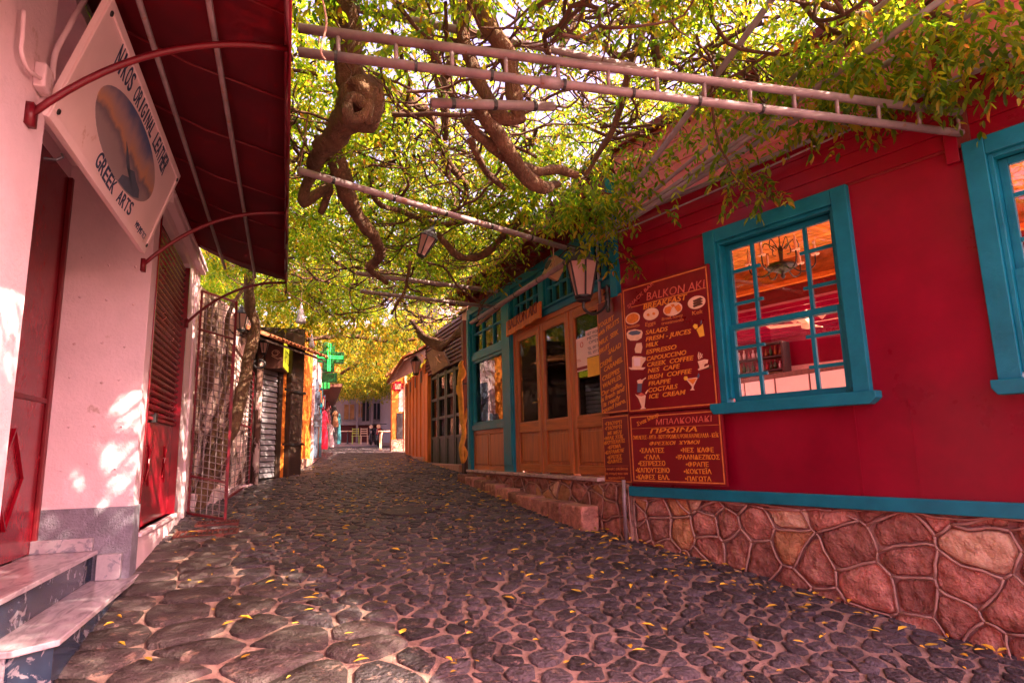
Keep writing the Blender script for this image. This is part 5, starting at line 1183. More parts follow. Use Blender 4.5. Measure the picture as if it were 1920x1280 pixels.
def chair(px_, py_, Y, mat, label, s=1.0):
    p = atY(px_, py_, Y); p.z = g(Y); r = thing('chair', p, label, 'chair')
    for a in (-.18, .18):
        for b in (-.18, .18): m_ = MB(); m_.tube([p + Vector((a, b, 0)), p + Vector((a * .95, b * .95, .9 if b > 0 else .45))], .018, 5); obj('leg', m_, mat, r)
    obj('seat', MB().wbox(p.x - .21, p.x + .21, p.y - .21, p.y + .21, p.z + .44, p.z + .47), mat, r)
    for k in range(3): obj('back_slat', MB().wbox(p.x - .19, p.x + .19, p.y + .165, p.y + .185, p.z + .58 + k * .12, p.z + .63 + k * .12), mat, r)
YG = M('green_chair_paint', (.45, .52, .10), .5); CRM = MT['cream']
chair(667, 824, 36, YG, 'lime green cafe chair before the far house'); chair(683, 824, 35.5, CRM, 'pale cafe chair beside the far table')
p = atY(652, 822, 36.5); p.z = g(36.5); tb = thing('cafe_table', p, 'pale round cafe table before the far house', 'table'); mb = MB(); mb.lathe([(.42, .70), (.42, .74)], p, 18); obj('tabletop', mb, CRM, tb); mb = MB(); mb.lathe([(.22, 0), (.05, .04), (.03, .70)], p, 10); obj('pedestal', mb, MT['iron'], tb)
def motorbike(px_, Y, mat, label, yaw):
    p = atY(px_, 828, Y); p.z = g(Y); r = thing('motorcycle', p, label, 'motorcycle'); d = Vector((math.cos(yaw), math.sin(yaw), 0)); n = Vector((-d.y, d.x, 0)); Z = Vector((0, 0, 1)); BK = MT['iron']
    for s in (-.62, .62):
        c = p + d * s + Z * .30; mb = MB(); mb.tube([c + d * .25 * math.cos(t) + Z * .25 * math.sin(t) for t in np.linspace(0, 6.283, 17)], .055, 6, False); wh = obj('wheel', mb, BK, r, smooth=True)
        mb = MB(); mb.lathe([(.05, -.04), (.05, .04)], c, 10, n); obj('hub', mb, MT['steel'], wh)
        for k in range(5): m_ = MB(); t = k * 1.257; m_.tube([c, c + (d * math.cos(t) + Z * math.sin(t)) * .24], .012, 4); obj('spoke', m_, MT['steel'], wh)
    mb = MB(); mb.tube(smooth_path([p + d * -.62 + Z * .58, p + d * -.3 + Z * .62, p + d * .05 + Z * .55, p + d * .3 + Z * .62, p + d * .55 + Z * .85], 4), lerp_r([.08, .12, .11, .15, .07], 17), 8); obj('body', mb, mat, r, smooth=True)
    mb = MB(); mb.tube(smooth_path([p + d * -.7 + Z * .78, p + d * -.3 + Z * .78, p + d * .0 + Z * .74], 4), lerp_r([.07, .11, .08], 9), 8); obj('seat', mb, BK, r, smooth=True)
    mb = MB(); mb.tube([p + d * .62 + Z * .3, p + d * .48 + Z * 1.0], .035, 6); obj('fork', mb, MT['steel'], r); mb = MB(); mb.tube([p + d * .42 + Z * 1.03 - n * .34, p + d * .48 + Z * 1.02, p + d * .42 + Z * 1.03 + n * .34], .016, 6); obj('handlebar', mb, BK, r)
    mb = MB(); mb.lathe([(.09, 0), (.10, .05), (.06, .12)], p + d * .66 + Z * .92, 10, -d); obj('headlight', mb, CRM, r); mb = MB(); mb.tube([p + d * -.1 + Z * .3, p + d * -.75 + Z * .34], [.03, .05], 7); obj('exhaust', mb, MT['steel'], r)
    obj('engine', MB().bar(p + d * -.2 + Z * .38, p + d * .22 + Z * .40, .24, .26), BK, r, bevel=.03)
motorbike(700, 33, M('black_enamel', (.02, .02, .03), .3), 'black motorcycle parked at the end of the street', -1.9); motorbike(712, 29.5, M('red_enamel', (.55, .02, .02), .3), 'red motorcycle parked behind the bench', -1.8)
nh = thing('neighbour_house', (9, 33, g(33)), 'added tall plastered house behind the orange kiosk and motorcycles, shading the far street', 'house')  # added house, mostly hidden, keeps the sun off the far street
obj('wall', MB().wbox(5.8, 12, 25, 41.5, g(25) - .5, 7.2), HW, nh); obj('roof', MB().hexa([(5.5, 24.6, 7.2), (12.3, 24.6, 7.2), (12.3, 41.9, 7.2), (5.5, 41.9, 7.2), (8, 26, 8.8), (10, 26, 8.8), (10, 40, 8.8), (8, 40, 8.8)]), M('house_tiles', (.40, .15, .08), .85, .3, 12), nh)
for k in range(5):
    y_ = 26.2 + k * 3; wd = obj('window', MB().wbox(5.74, 5.80, y_, y_ + 1.1, 3.6, 5.0), MT['teal'], nh); obj('pane', MB().wbox(5.72, 5.739, y_ + .08, y_ + 1.02, 3.68, 4.92), M('dim_pane', (.02, .025, .035), .15), wd)
# bench of bent tube
p = atY(728, 846, 24.5); p.z = g(24.5); bn = thing('bench', p, 'pale bench on bent metal tube legs by the orange kiosk', 'bench')
obj('seat_board', MB().wbox(p.x - .42, p.x + .5, p.y - .18, p.y + .18, p.z + .70, p.z + .74), CRM, bn, bevel=.01)
for a in (-.30, .34):
    mb = MB(); mb.tube(smooth_path([p + Vector((a, -.16, 0)), p + Vector((a, -.17, .55)), p + Vector((a + .05, -.12, .69)), p + Vector((a + .05, .12, .69)), p + Vector((a, .17, .55)), p + Vector((a, .16, 0))], 4), .028, 7); obj('leg', mb, CRM, bn, smooth=True)
# ------------------------------------------------------------------ right side beyond the snack bar
PK = Vector((3.85, 22.6, 0)); PJ = Vector((3.25, 15.25, 0)); FE, LE = strip(PK, PJ)
FE = Fr(PK, Vector((PJ.y - PK.y, -(PJ.x - PK.x), 0)))
ps = thing('plank_shop', PJ + Vector((0, 0, g(17))), 'low shop closed with orange plank doors under a tiled eave', 'building')
a0, a1 = pxu(FE, 759, 780), pxu(FE, 801, 780); vt = pxv(FE, 780, 700)
obj('wall', bx(FE, a0 - .6, LE + .05, g(15) - .3, 2.0, -.4, -.06), MT['wood_brown'], ps); obj('plinth', bx(FE, a0 - .3, LE, g(15) - .3, g(17.5) + .03, -.05, .08), MT['bead'], ps, bevel=.02)
npl = 12
for k in range(npl):
    u0 = a0 + (LE - a0) * k / npl; u1 = a0 + (LE - a0) * (k + 1) / npl - .02; obj('plank', bx(FE, u0, u1, g(17.5) + .03, vt, -.05, (.0, .03)[k % 2]), MT['wood_or'], ps, bevel=.006)
for k in range(4): u = a0 + (LE - a0) * (k + .5) / 4; obj('window_slot', bx(FE, u - .12, u + .12, vt - .42, vt - .12, .03, .04), MT['wood_dark'], ps)
obj('eave', MB().hexa([FE.P(a0 - .4, vt + .04, .55), FE.P(LE + .1, vt + .04, .55), FE.P(LE + .1, vt + .55, -.4), FE.P(a0 - .4, vt + .55, -.4), FE.P(a0 - .4, vt + .07, .55), FE.P(LE + .1, vt + .07, .55), FE.P(LE + .1, vt + .58, -.4), FE.P(a0 - .4, vt + .58, -.4)]), MT['wood_brown'], ps)
tiles(FE, a0 - .35, LE + .05, vt + .06, .58, vt + .58, -.4, ps, 2, .22)
kq = thing('kiosk', Vector((3.9, 22.8, g(22.8))), 'small orange kiosk end wall with red sign and white poster', 'kiosk')
KF = Fr(atY(734, 850, 22.8), (0, -1, 0)); kw = (atY(760, 850, 22.8) - atY(734, 850, 22.8)).length; kv = pxv(KF, 745, 705)
obj('wall', bx(KF, 0, kw, .5, kv, -.3, 0), OR, kq); obj('stone_base', bx(KF, -.02, kw, -.2, .499, -.3, .03), MT['stone'], kq); obj('door_leaf', bx(KF, kw * .35, kw * .8, .5, 1.45, .0, .03), MT['iron'], kq)
obj('post', bx(KF, kw - .05, kw + .04, -.2, kv, -.1, .06), MT['cream'], kq); obj('pane', bx(KF, kw * .5, kw - .06, 1.5, 2.4, .0, .012), PAP, kq)
su = pxu(KF, 746, 722); sv = pxv(KF, 746, 724)
star = [(su + (.17 + .06 * (k % 2)) * math.cos(k * math.pi / 8), sv + (.17 + .06 * (k % 2)) * .95 * math.sin(k * math.pi / 8)) for k in range(16)]
mb = MB(); mb.prism(KF, star, .02, .045); rs = obj('red_star_sign', mb, MT['red']); tag(rs, 'small star edged red sign on the orange kiosk wall', 'sign')
for k in range(3): obj('print_line', bx(KF, su - .11, su + .11, sv - .09 + k * .07, sv - .07 + k * .07, .045, .047), MT['cream'], rs)
mb = MB(); r0, r1, r2, r3 = atY(724, 708, 22.3), atY(770, 690, 21.2), atY(772, 668, 21.8), atY(745, 680, 23.2)
mb.hexa([r0, r1, r2, r3] + [p + Vector((0, 0, .06)) for p in (r0, r1, r2, r3)]); kr = obj('roof', mb, TILE, kq)
for k in range(6): m_ = MB(); m_.tube([r0.lerp(r1, k / 5) + Vector((0, 0, .07)), r3.lerp(r2, k / 5) + Vector((0, 0, .07))], .05, 6); obj('roof_tile', m_, TILE, kr, smooth=True)
# dark glazed shop
PQ = Vector((3.28, 15.2, 0)); PR = Vector((3.40, 11.6, 0)); FF = Fr(PQ, Vector((PR.y - PQ.y, -(PR.x - PQ.x), 0))); LFF = (PR - PQ).length
ds = thing('dark_shop', PR + Vector((0, 0, g(13))), 'dark green glazed shopfront under brown weatherboards', 'building')
c0, c1 = pxu(FF, 806, 780), pxu(FF, 868, 780); vt = pxv(FF, 840, 690); DGN = M('dark_green_paint', (.018, .035, .02), .4, .3)
obj('wall', bx(FF, -.05, LFF + .2, g(12) - .3, 2.9, -.5, -.10), MT['wood_dark'], ds); obj('sill', bx(FF, c0 - .2, c1 + .1, g(12) - .3, g(13) + .10, -.1, .12), MT['bead'], ds, bevel=.02)
obj('pilaster', bx(FF, c0 - .28, c0 - .03, g(15), vt + .1, -.1, .06), MT['wood_or'], ds, bevel=.01)
nd = 4
for k in range(nd):
    u0, u1 = c0 + (c1 - c0) * k / nd + .02, c0 + (c1 - c0) * (k + 1) / nd - .02; b0 = g(13) + .10
    d_ = obj('door', bx(FF, u0, u0 + .08, b0, vt, -.09, -.02), DGN, ds, bevel=.004)
    obj('stile', bx(FF, u1 - .08, u1, b0, vt, -.09, -.02), DGN, d_, bevel=.004); obj('panel', bx(FF, u0 + .08, u1 - .08, b0, b0 + .55, -.08, -.04), DGN, d_)
    for v in (b0 + .55, b0 + 1.0, b0 + 1.45, vt - .1): obj('rail', bx(FF, u0 + .08, u1 - .08, v, v + .06, -.085, -.025), DGN, d_)
    obj('pane', bx(FF, u0 + .08, u1 - .08, b0 + .61, vt - .1, -.06, -.055), MT['doorglass'], d_)
v = vt + .02
while v < 2.75: obj('weatherboard', MB().hexa([FF.P(c0 - .3, v, .05), FF.P(LFF + .3, v, .05), FF.P(LFF + .3, v, -.09), FF.P(c0 - .3, v, -.09), FF.P(c0 - .3, v + .085, .015), FF.P(LFF + .3, v + .085, .015), FF.P(LFF + .3, v + .085, -.09), FF.P(c0 - .3, v + .085, -.09)]), MT['wood_brown'], ds); v += .088
p0, p1 = G(871, 895), G(886, 894); z1 = atY(878, 600, p0.y).z
po = thing('timber_post', p0, 'dark brown timber post at the end of the teal front', 'post'); xx0, xx1 = p0.x, atY(886, 800, p0.y).x
obj('shaft', MB().wbox(xx0, xx1, p0.y, p0.y + .16, g(p0.y) - .1, z1), MT['wood_brown'], po, bevel=.012); obj('dark_foot', MB().wbox(xx0 - .006, xx1 + .006, p0.y - .006, p0.y + .166, g(p0.y) - .1, g(p0.y) + .7), MT['wood_dark'], po, bevel=.012)
for v in (.25, 1.2): obj('strap', MB().wbox(xx0 - .01, xx1 + .01, p0.y - .01, p0.y + .17, v, v + .03), MT['iron'], po)
# carved driftwood figure painted yellow
YW = M('yellow_wood', (.62, .30, .04), .6, .35, 8, .3); cv = thing('driftwood_carving', atY(868, 868, 11.02), 'twisted yellow driftwood carving leaning on the timber post', 'carving')
Yd = 11.0
for nm, pts_, rr in (('stem', [(868, 868), (865, 840), (870, 812), (866, 780), (864, 745), (862, 715), (866, 690)], [.03, .05, .045, .05, .055, .05, .06]), ('branch', [(868, 800), (874, 780), (876, 765)], [.04, .03, .015]), ('branch', [(865, 745), (858, 735), (857, 722)], [.035, .025, .012]), ('root', [(866, 835), (874, 850), (870, 866)], [.04, .035, .02]), ('head', [(862, 712), (868, 700), (864, 684), (868, 676)], [.045, .065, .05, .015])):
    path = smooth_path([atY(x, y, Yd) for x, y in pts_], 4); mb = MB(); mb.tube(path, lerp_r(rr, len(path)), 8); obj(nm, mb, YW, cv, smooth=True)
# tan board and lantern
q4 = [atY(x, y, Y) for x, y, Y in ((801, 662, 13.6), (825, 645, 12.9), (843, 682, 12.9), (812, 702, 13.6))]; nrm = (q4[1] - q4[0]).cross(q4[3] - q4[0]).normalized() * .02
tbd = thing('tan_board', q4[3], 'tilted tan board with faded scroll painting over the dark shop', 'sign'); obj('board', MB().hexa([p - nrm for p in q4] + [p + nrm for p in q4]), M('tan_paint', (.34, .24, .15), .7, .4, 6), tbd)
mb = MB(); c_ = (q4[0] + q4[2]) / 2; fw = nrm.normalized() * (-.024 if nrm.dot(c_) > 0 else .024); ax_ = (q4[1] - q4[0]).normalized(); ay_ = (q4[0] - q4[3]).normalized()
mb.tube([c_ + fw + ax_ * .16 * math.cos(t) + ay_ * .12 * math.sin(2 * t) for t in np.linspace(0, 5.6, 22)], .012, 5); obj('scroll', mb, MT['cream'], tbd)
p = atY(780, 700, 15.6); lantern(p, .30, 'rusty wall lantern hanging beside the tan board', hang=p + Vector((.05, .1, .75)))
# ================================================================== WISTERIA
vine = thing('wisteria_vine', G(372, 945), 'old wisteria vine with gnarled limbs and leaves roofing the street', 'vine')
def limb(name, pts, rr, n=9, k=6, wob=.02, mat='bark'):
    P = [atY(*p) if not isinstance(p, Vector) else p for p in pts]; path = smooth_path(P, k); rs = lerp_r(rr, len(path)); mb = MB()
    path = [p + Vector((noise.noise(p * 5), noise.noise(p * 5 + Vector((9, 0, 0))), noise.noise(p * 5 + Vector((0, 9, 0))))) * wob for p in path]
    mb.tube(path, rs, n)
    for i, v in enumerate(mb.v):                        # grooved, knotty bark
        c = path[min(i // n, len(path) - 1)]; d = v - c; mb.v[i] = c + d * (1 + .26 * noise.noise(Vector((v.x * 9, v.y * 9, v.z * 4))) + .16 * noise.noise(v * 22) + .26 * noise.noise(Vector(((i % n) * 1.9 + (i // n) * .12, (i // n) * .09, 3))))
    return obj(name, mb, MT[mat], vine, smooth=True)
# trunk rising behind the wire gate
limb('trunk', [(352, 985, 8.95), (378, 925, 9.05), (408, 858, 9.3), (440, 790, 9.6), (456, 720, 9.8), (470, 655, 9.9), (480, 612, 9.9), (468, 575, 9.8), (470, 510, 9.5), (500, 440, 9.2), (520, 380, 8.6)], [.13, .10, .085, .08, .075, .085, .07, .075, .065, .06, .06], 12)
limb('trunk', [(385, 930, 9.3), (392, 840, 9.4), (430, 690, 9.9), (425, 600, 10.0), (470, 520, 10)], [.05, .035, .035, .03, .03])
limb('trunk', [(345, 900, 9.2), (370, 760, 9.3), (385, 640, 9.4), (400, 560, 9.4)], [.035, .03, .03, .025])
# great limb with the knot
limb('limb', [(628, -80, 3.5), (640, 0, 3.7), (648, 70, 3.9), (655, 130, 4.0), (668, 190, 4.15), (640, 240, 4.4), (612, 275, 4.7), (585, 310, 5.0)], [.11, .11, .10, .10, .12, .09, .085, .05], 16)
o = limb('knot', [(656, 152, 4.0), (674, 180, 4.02), (668, 212, 4.1), (652, 234, 4.2)], [.07, .165, .155, .06], 18, 7, .05)
kc = [(642, 168), (668, 158), (694, 176), (700, 200), (684, 222), (655, 226), (640, 206)]
for t in range(4):                                      # stems wound about the knot
    a = t * 2; limb('stem', [(668 + (kc[(a + i) % 7][0] - 668) * .72, 192 + (kc[(a + i) % 7][1] - 192) * .8 + 10 * t - 16 + i * 4, 3.93 - .05 * math.sin((i + .5) * .8)) for i in range(5)], [.02, .034, .04, .034, .02], 10, 5, .03)
limb('limb', [(618, 262, 5.2), (632, 300, 5.3), (645, 345, 5.5), (668, 400, 5.8), (705, 450, 6.2), (712, 480, 6.6), (695, 505, 7), (725, 530, 7.4)], [.085, .085, .08, .07, .06, .055, .045, .03], 11)
limb('limb', [(640, 120, 4.8), (690, 150, 4.9), (750, 180, 5.1), (795, 205, 5.2), (820, 260, 5.6), (850, 320, 6), (880, 350, 6.2)], [.06, .055, .05, .05, .045, .04, .03], 10)
limb('limb', [(600, 300, 5.2), (575, 340, 5.4), (570, 380, 5.6), (615, 350, 5.6), (600, 400, 5.8)], [.06, .05, .05, .04, .03], 9)
# right-hand limbs over the street
limb('limb', [(865, -60, 3.5), (880, -10, 3.5), (930, 70, 3.5), (955, 130, 3.5), (968, 190, 3.5), (980, 228, 3.5)], [.05, .055, .06, .055, .05, .03], 11)
limb('limb', [(900, -10, 3.65), (872, 30, 3.65), (868, 70, 3.7), (885, 120, 3.7), (910, 175, 3.6), (940, 215, 3.55), (975, 226, 3.5)], [.035, .04, .045, .045, .045, .045, .03], 10)
limb('limb', [(890, 195, 3.9), (920, 230, 4.0), (950, 280, 4.1), (985, 330, 4.3), (1020, 352, 4.5), (1045, 345, 4.8)], [.05, .055, .055, .06, .055, .03], 10)
limb('limb', [(872, 228, 4.0), (900, 255, 4.1), (935, 285, 4.2), (965, 305, 4.3), (1005, 322, 4.5), (1040, 318, 4.6), (1080, 330, 4.7)], [.04, .04, .04, .04, .04, .04, .03], 9)
limb('limb', [(880, 260, 4.3), (898, 300, 4.4), (915, 330, 4.6), (945, 355, 4.8)], [.03, .03, .028, .02], 8)
limb('limb', [(760, -40, 4.2), (790, 40, 4.4), (810, 90, 4.6), (830, 180, 5), (835, 260, 5.4)], [.07, .07, .06, .05, .03], 10)
limb('limb', [(845, -40, 4.0), (858, 40, 4.2), (850, 110, 4.4), (835, 145, 4.6), (850, 180, 4.6)], [.05, .05, .045, .04, .03], 9)
limb('limb', [(820, 440, 7.0), (860, 480, 7.2), (900, 480, 7.2), (940, 445, 7.0), (980, 410, 6.6), (1010, 365, 6)], [.035, .05, .05, .05, .05, .035], 9)
limb('limb', [(700, 300, 6), (700, 370, 6.3), (760, 400, 6.8), (830, 420, 7), (890, 400, 7), (940, 380, 6.8)], [.03, .03, .035, .035, .03, .02], 8)
limb('limb', [(860, 300, 6.4), (872, 350, 6.6), (880, 390, 6.8), (920, 420, 6.8), (965, 425, 6.6), (1000, 440, 6.4)], [.035, .035, .03, .03, .03, .02], 8)
limb('limb', [(1050, 70, 4.0), (1065, 60, 4.0), (1100, 75, 4.0), (1130, 60, 4.0), (1180, 30, 4.0), (1260, -20, 4.0)], [.03, .03, .035, .03, .03, .03], 8)
limb('limb', [(1130, 75, 4.1), (1160, 105, 4.1), (1220, 100, 4.0), (1280, 130, 3.9)], [.03, .035, .03, .02], 8)
limb('limb', [(1235, 110, 3.7), (1225, 60, 3.7), (1240, 20, 3.8), (1300, -20, 3.9)], [.025, .03, .03, .025], 8)
limb('limb', [(1095, 330, 5), (1150, 240, 4.6), (1180, 130, 4.2), (1210, 40, 4)], [.02, .03, .03, .03], 8)
for k, (x0, y0, x1, y1, Y) in enumerate(((1040, 100, 1110, -20, 3.8), (1500, 0, 1640, 120, 3.0), (1540, 5, 1740, 30, 2.8), (1720, 20, 1920, 40, 2.6), (1580, 0, 1600, 60, 3.0))):
    limb('limb', [(x0, y0, Y), ((x0 * 2 + x1) / 3, (2 * y0 + y1) / 3 + 12, Y), ((x0 + 2 * x1) / 3, (y0 + 2 * y1) / 3 - 10, Y), (x1, y1, Y)], [.022, .02, .018, .01], 7)
# bundle by the far brown boards, far limbs
for k in range(5): limb('limb', [(770 + 4 * k, 600 + 7 * k, 13), (800 + 3 * k, 632 + 4 * k, 12.6), (835, 640 + 2 * k, 12.2), (862, 628 - 3 * k, 11.8), (885 + 2 * k, 610 - 6 * k, 11.5)], [.04, .045, .05, .045, .03], 8, 5, .05)
limb('limb', [(860, 590, 11.4), (900, 560, 11), (920, 520, 10.5), (905, 600, 11.2), (880, 640, 11.6)], [.03, .035, .04, .04, .03], 8)
limb('limb', [(770, 490, 7.6), (760, 540, 7.7), (745, 570, 7.8), (735, 590, 7.9)], [.022, .02, .02, .015], 8)
limb('limb', [(640, 700, 22), (700, 660, 20), (760, 640, 17), (820, 600, 15)], [.05, .06, .06, .05], 7)
limb('limb', [(560, 640, 14), (650, 630, 14.5), (740, 640, 15), (800, 630, 15)], [.05, .05, .05, .04], 7)

# twigs: random walks through the canopy
def canopy_z(x, y):                                     # underside height of the leaf roof
    return float(np.interp(y, [0, 6, 9, 13, 18, 25, 35], [2.62, 2.62, 2.60, 2.80, 3.05, 3.25, 3.75])) + .16 * noise.noise((x * .7, y * .7, 3)) + .40 * max(0, min(1, (x - 1.3) / 1.2)) * max(0, min(1, (6.6 - y) / 1.2))
random.seed(3)
tw = MB()
def walk(p, d, n, r, step, depth=0):
    pts_ = [p]
    for i in range(n):
        d = (d + Vector((random.gauss(0, .32), random.gauss(0, .32), random.gauss(0, .16)))); d.z -= .15 * (pts_[-1].z - canopy_z(pts_[-1].x, pts_[-1].y) - .35); d.normalize()
        pts_.append(pts_[-1] + d * step)
        if depth < 2 and random.random() < .22: walk(pts_[-1], (d + Vector((random.gauss(0, .9), random.gauss(0, .9), random.gauss(0, .3)))).normalized(), max(3, n // 2), r * .6, step * .85, depth + 1)
    tw.tube(pts_, lerp_r([r, r * .45], len(pts_)), 5, False)
for k in range(520):
    x, y = random.uniform(-.6, 4.6), random.uniform(2.2, 13); p = Vector((x, y, canopy_z(x, y) + random.uniform(-.08, .5)))
    a = random.uniform(0, 6.28); walk(p, Vector((math.cos(a), math.sin(a), random.uniform(-.15, .15))), random.randint(7, 16), random.uniform(.007, .024), .11)
for k in range(70):
    x, y = random.uniform(-.5, 5), random.uniform(13, 30); p = Vector((x, y, canopy_z(x, y) + random.uniform(0, .5))); a = random.uniform(0, 6.28); walk(p, Vector((math.cos(a), math.sin(a), 0)), 9, .02, .2, 1)
obj('twigs', tw, MT['twig'], vine, smooth=True, kind='stuff')

# compound leaves -> one mesh of leaflets, built with numpy
def leaflets(C, D, L, npair, size, droop, name, mat, seed):
    """C leaf bases, D leaf directions, L leaf lengths: pairs of leaflets along a drooping stalk"""
    r = np.random.default_rng(seed); n = len(C); up = np.array([0, 0, 1.])
    side = np.cross(D, up); side /= np.linalg.norm(side, axis=1)[:, None] + 1e-9
    V = []
    for j in range(npair * 2 + 1):
        t = ((j // 2) + .7) / (npair + .5) if j < npair * 2 else 1.0
        sg = 1 if j % 2 else -1
        base = C + D * (L * t)[:, None] - up * (droop * L * t * t)[:, None]
        ld = (D * .45 + side * sg * .8 - up * (.35 + .5 * t)) if j < npair * 2 else (D * .9 - up * .7)
        ld = ld + r.normal(0, .28, (n, 3)); ld /= np.linalg.norm(ld, axis=1)[:, None]
        nn = up + r.normal(0, .45, (n, 3)); wv = np.cross(ld, nn); wv /= np.linalg.norm(wv, axis=1)[:, None] + 1e-9
        nv = np.cross(wv, ld); s = size * r.uniform(.5, 1.35, n); w = s * .19
        s, w = s[:, None], w[:, None]
        a = base; b = base + ld * s * .30 + wv * w * .95 + nv * w * .25; c = base + ld * s * .68 + wv * w * .8 + nv * w * .18; e = base + ld * s - nv * s * .08
        f = base + ld * s * .68 - wv * w * .8 + nv * w * .18; h = base + ld * s * .30 - wv * w * .95 + nv * w * .25
        V.append(np.stack([a, b, c, e, f, h], 1))
    V = np.concatenate(V, 0).astype(np.float32); m = len(V); me = bpy.data.meshes.new(name)
    me.vertices.add(m * 6); me.vertices.foreach_set('co', V.ravel()); idx = (np.arange(m) * 6)[:, None] + np.array([0, 1, 2, 3, 0, 3, 4, 5])[None]
    me.loops.add(m * 8); me.loops.foreach_set('vertex_index', idx.ravel().astype(np.int32)); me.polygons.add(m * 2); me.polygons.foreach_set('loop_start', (np.arange(m * 2) * 4).astype(np.int32))
    me.update(calc_edges=True); me.validate(); me.materials.append(mat)
    o = bpy.data.objects.new(name, me); COL.objects.link(o); o.parent = vine; o.location = -org(vine); o['kind'] = 'stuff'; return m
def dirs(n, r, zmin=-.5, zmax=.15):
    a = r.uniform(0, 2 * np.pi, n); z = r.uniform(zmin, zmax, n); return np.stack([np.cos(a) * np.sqrt(1 - z * z), np.sin(a) * np.sqrt(1 - z * z), z], 1)
r = np.random.default_rng(21)
def wall_dist(x, y): return -((Vector((x, y, 0)) - CORNER).dot(WF.N)) if y < 5.9 else 9
def sunhole(x, y, z):                                    # gaps in the leaf roof through which the sun dapples the left front
    k = (z - 2.8) / SUN.z; x -= SUN.x * k; y -= SUN.y * k
    return math.hypot((x - 1.45) / .75, (y - 4.9) / 1.8) < 1 and noise.noise((x * 3.6, y * 3.6, 5)) > -.17
C = []
while len(C) < 22000:
    x, y = r.uniform(-2.2, 5.2), r.uniform(.3, 13.5)
    wd = (Vector((x, y, 0)) - CORNER).dot(WF.N) if y < 5.7 else (Vector((x, y, 0)) - CORNER).dot(DF.N)
    if wd < .12 or (wd < (1.2 if y < 5.7 else .45) and 1.9 < y < 9.5 and r.random() < .86): continue
    if math.hypot(x - 1.1, (y - 9.4) * .8) < .8 and r.random() < .7: continue
    dens = noise.noise((x * .75, y * .75, 7)) + .6 * noise.noise((x * 2.1, y * 2.1, 2))
    if dens < -.30 + .12 * r.random(): continue
    lo = canopy_z(x, y) + (.12 if wd > .8 else .25); z = lo + abs(r.normal(0, .55)) + .1 * r.random() - .12
    if y < 8 and x < .1 and z < 2.6: z += .5
    if sunhole(x, y, z): continue
    C.append((x, y, z))
while len(C) < 25800:                                    # upper layer, reaching over the roofs
    x, y = r.uniform(2.0, 6.5), r.uniform(1.6, 7); z = 3.45 + r.normal(0, .22)
    if sunhole(x, y, z) or noise.noise((x * 1.1, y * 1.1, 17)) < -.30: continue
    C.append((x, y, z))
C = np.array(C); D = dirs(len(C), r); L = r.uniform(.14, .26, len(C))
n1 = leaflets(C, D, L, 5, .058, .5, 'leaves', MT['leaf'], 1)
# sprays hanging before the red wall
H = []
def spray(px_, py_, w, n, spread, fr=WF):
    u, v = fr.px(px_, py_, w)
    for _ in range(int(n * .62)): H.append(tuple(fr.P(u + r.normal(0, spread), v + r.normal(0, spread * .8), max(.06, w + r.normal(0, .12)))))
for a in ((1390, 300, .35, 26, .13), (1420, 340, .35, 14, .08), (1375, 345, .35, 9, .07), (1270, 265, .4, 14, .12), (1470, 235, .35, 10, .10), (1160, 370, .5, 60, .2), (1090, 370, .7, 60, .22), (1190, 300, .5, 40, .18), (1330, 190, .4, 40, .2), (1560, 140, .35, 60, .2), (1640, 150, .35, 55, .18), (1740, 120, .3, 55, .18), (1840, 90, .3, 60, .2), (1700, 60, .4, 60, .25), (1900, 60, .3, 60, .2), (1450, 120, .6, 90, .3), (1380, 160, .6, 80, .3), (1510, 165, .4, 30, .16), (1610, 190, .3, 20, .1), (1130, 445, .35, 22, .1), (1150, 480, .3, 12, .06), (1600, 40, .6, 80, .3), (1780, 30, .5, 80, .3)): spray(*a)
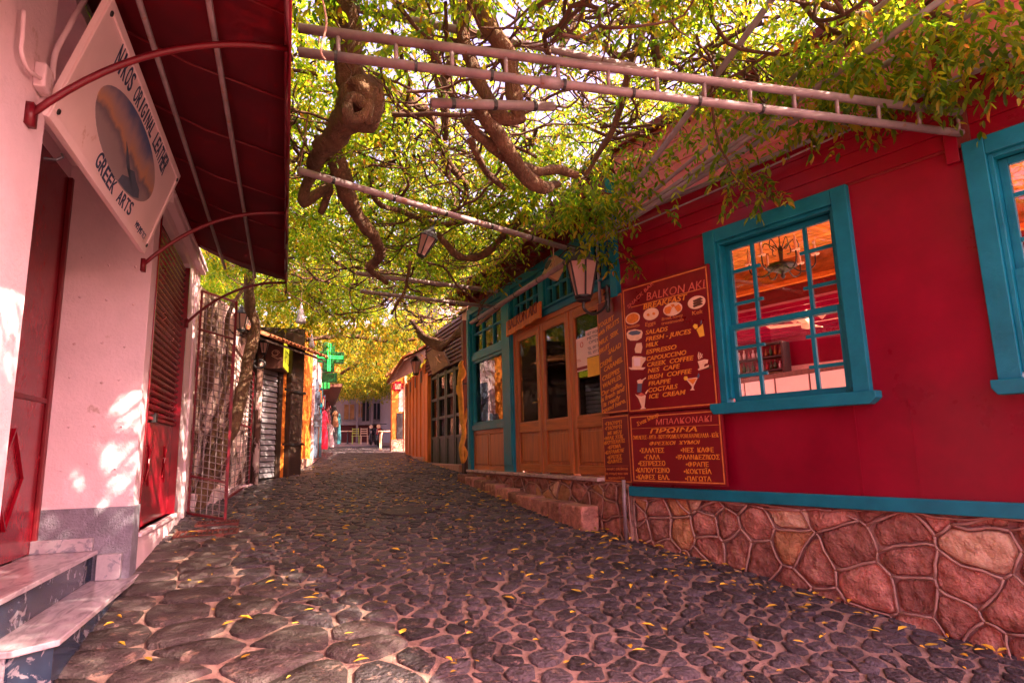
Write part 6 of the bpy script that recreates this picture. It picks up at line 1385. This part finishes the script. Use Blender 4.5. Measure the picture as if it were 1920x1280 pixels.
for a in ((1060, 375, .8, 45, .2), (1000, 395, .8, 50, .22), (960, 440, .7, 45, .2), (1010, 330, 1.0, 60, .25), (900, 470, .7, 50, .25), (930, 510, .5, 30, .16), (1100, 340, .7, 60, .22), (850, 520, .8, 40, .25), (1130, 400, .5, 30, .14), (830, 480, 1.0, 50, .25)): spray(*a, DF)
H = np.array(H); leaflets(H, dirs(len(H), r, -.9, -.1), r.uniform(.14, .24, len(H)), 5, .072, .5, 'leaves', MT['leaf'], 2)
# roof of leaves farther down the street
C = []
while len(C) < 10500:
    x, y = r.uniform(-1.5, 6.5), r.uniform(13.0, 46)
    if noise.noise((x * .5, y * .5, 9)) < -.34: continue
    C.append((x, y, canopy_z(x, y) + abs(r.normal(0, .45)) - .15))
for k in range(900):                                    # hanging skirts of leaves at the far end
    x, y = r.uniform(1.2, 6), r.uniform(24, 38); C.append((x, y, canopy_z(x, y) - .15 + r.normal(0, .25)))
C = np.array(C); leaflets(C, dirs(len(C), r, -.7, .1), r.uniform(.22, .40, len(C)), 5, .12, .5, 'leaves', MT['leaf_far'], 3)
# fallen leaves
random.seed(8); fl = MB()
for k in range(850):
    if k < 500: y = random.uniform(2.4, 9.5)
    else: y = random.uniform(8, 17)
    t = random.betavariate(1.6, 1.0) if k % 3 else random.random()
    x = left_x(y) + .2 + (right_x(y) - left_x(y) - .3) * t
    if k % 4 == 0: x = right_x(y) - abs(random.gauss(0, .28)) - .12
    s = random.choice((.018, .024, .03, .04, .05)) * random.uniform(.8, 1.15); a = random.uniform(0, 6.28); z = g(y) + .037; c, n_ = math.cos(a), math.sin(a); cu = random.uniform(.0, .02)
    q = [(-1, 0, 0), (-.2, .38, cu), (.6, .28, cu), (1, 0, cu * .6), (.6, -.28, cu), (-.2, -.38, cu)]
    fl.add([(x + s * (p[0] * c - p[1] * n_), y + s * (p[0] * n_ + p[1] * c), z + p[2]) for p in q], [(0, 3, 2, 1), (0, 5, 4, 3)])
o = obj('fallen_leaves', fl, MT['fallen']); o['kind'] = 'stuff'; tag(o, 'yellow fallen leaves scattered over the cobbles', 'leaves')
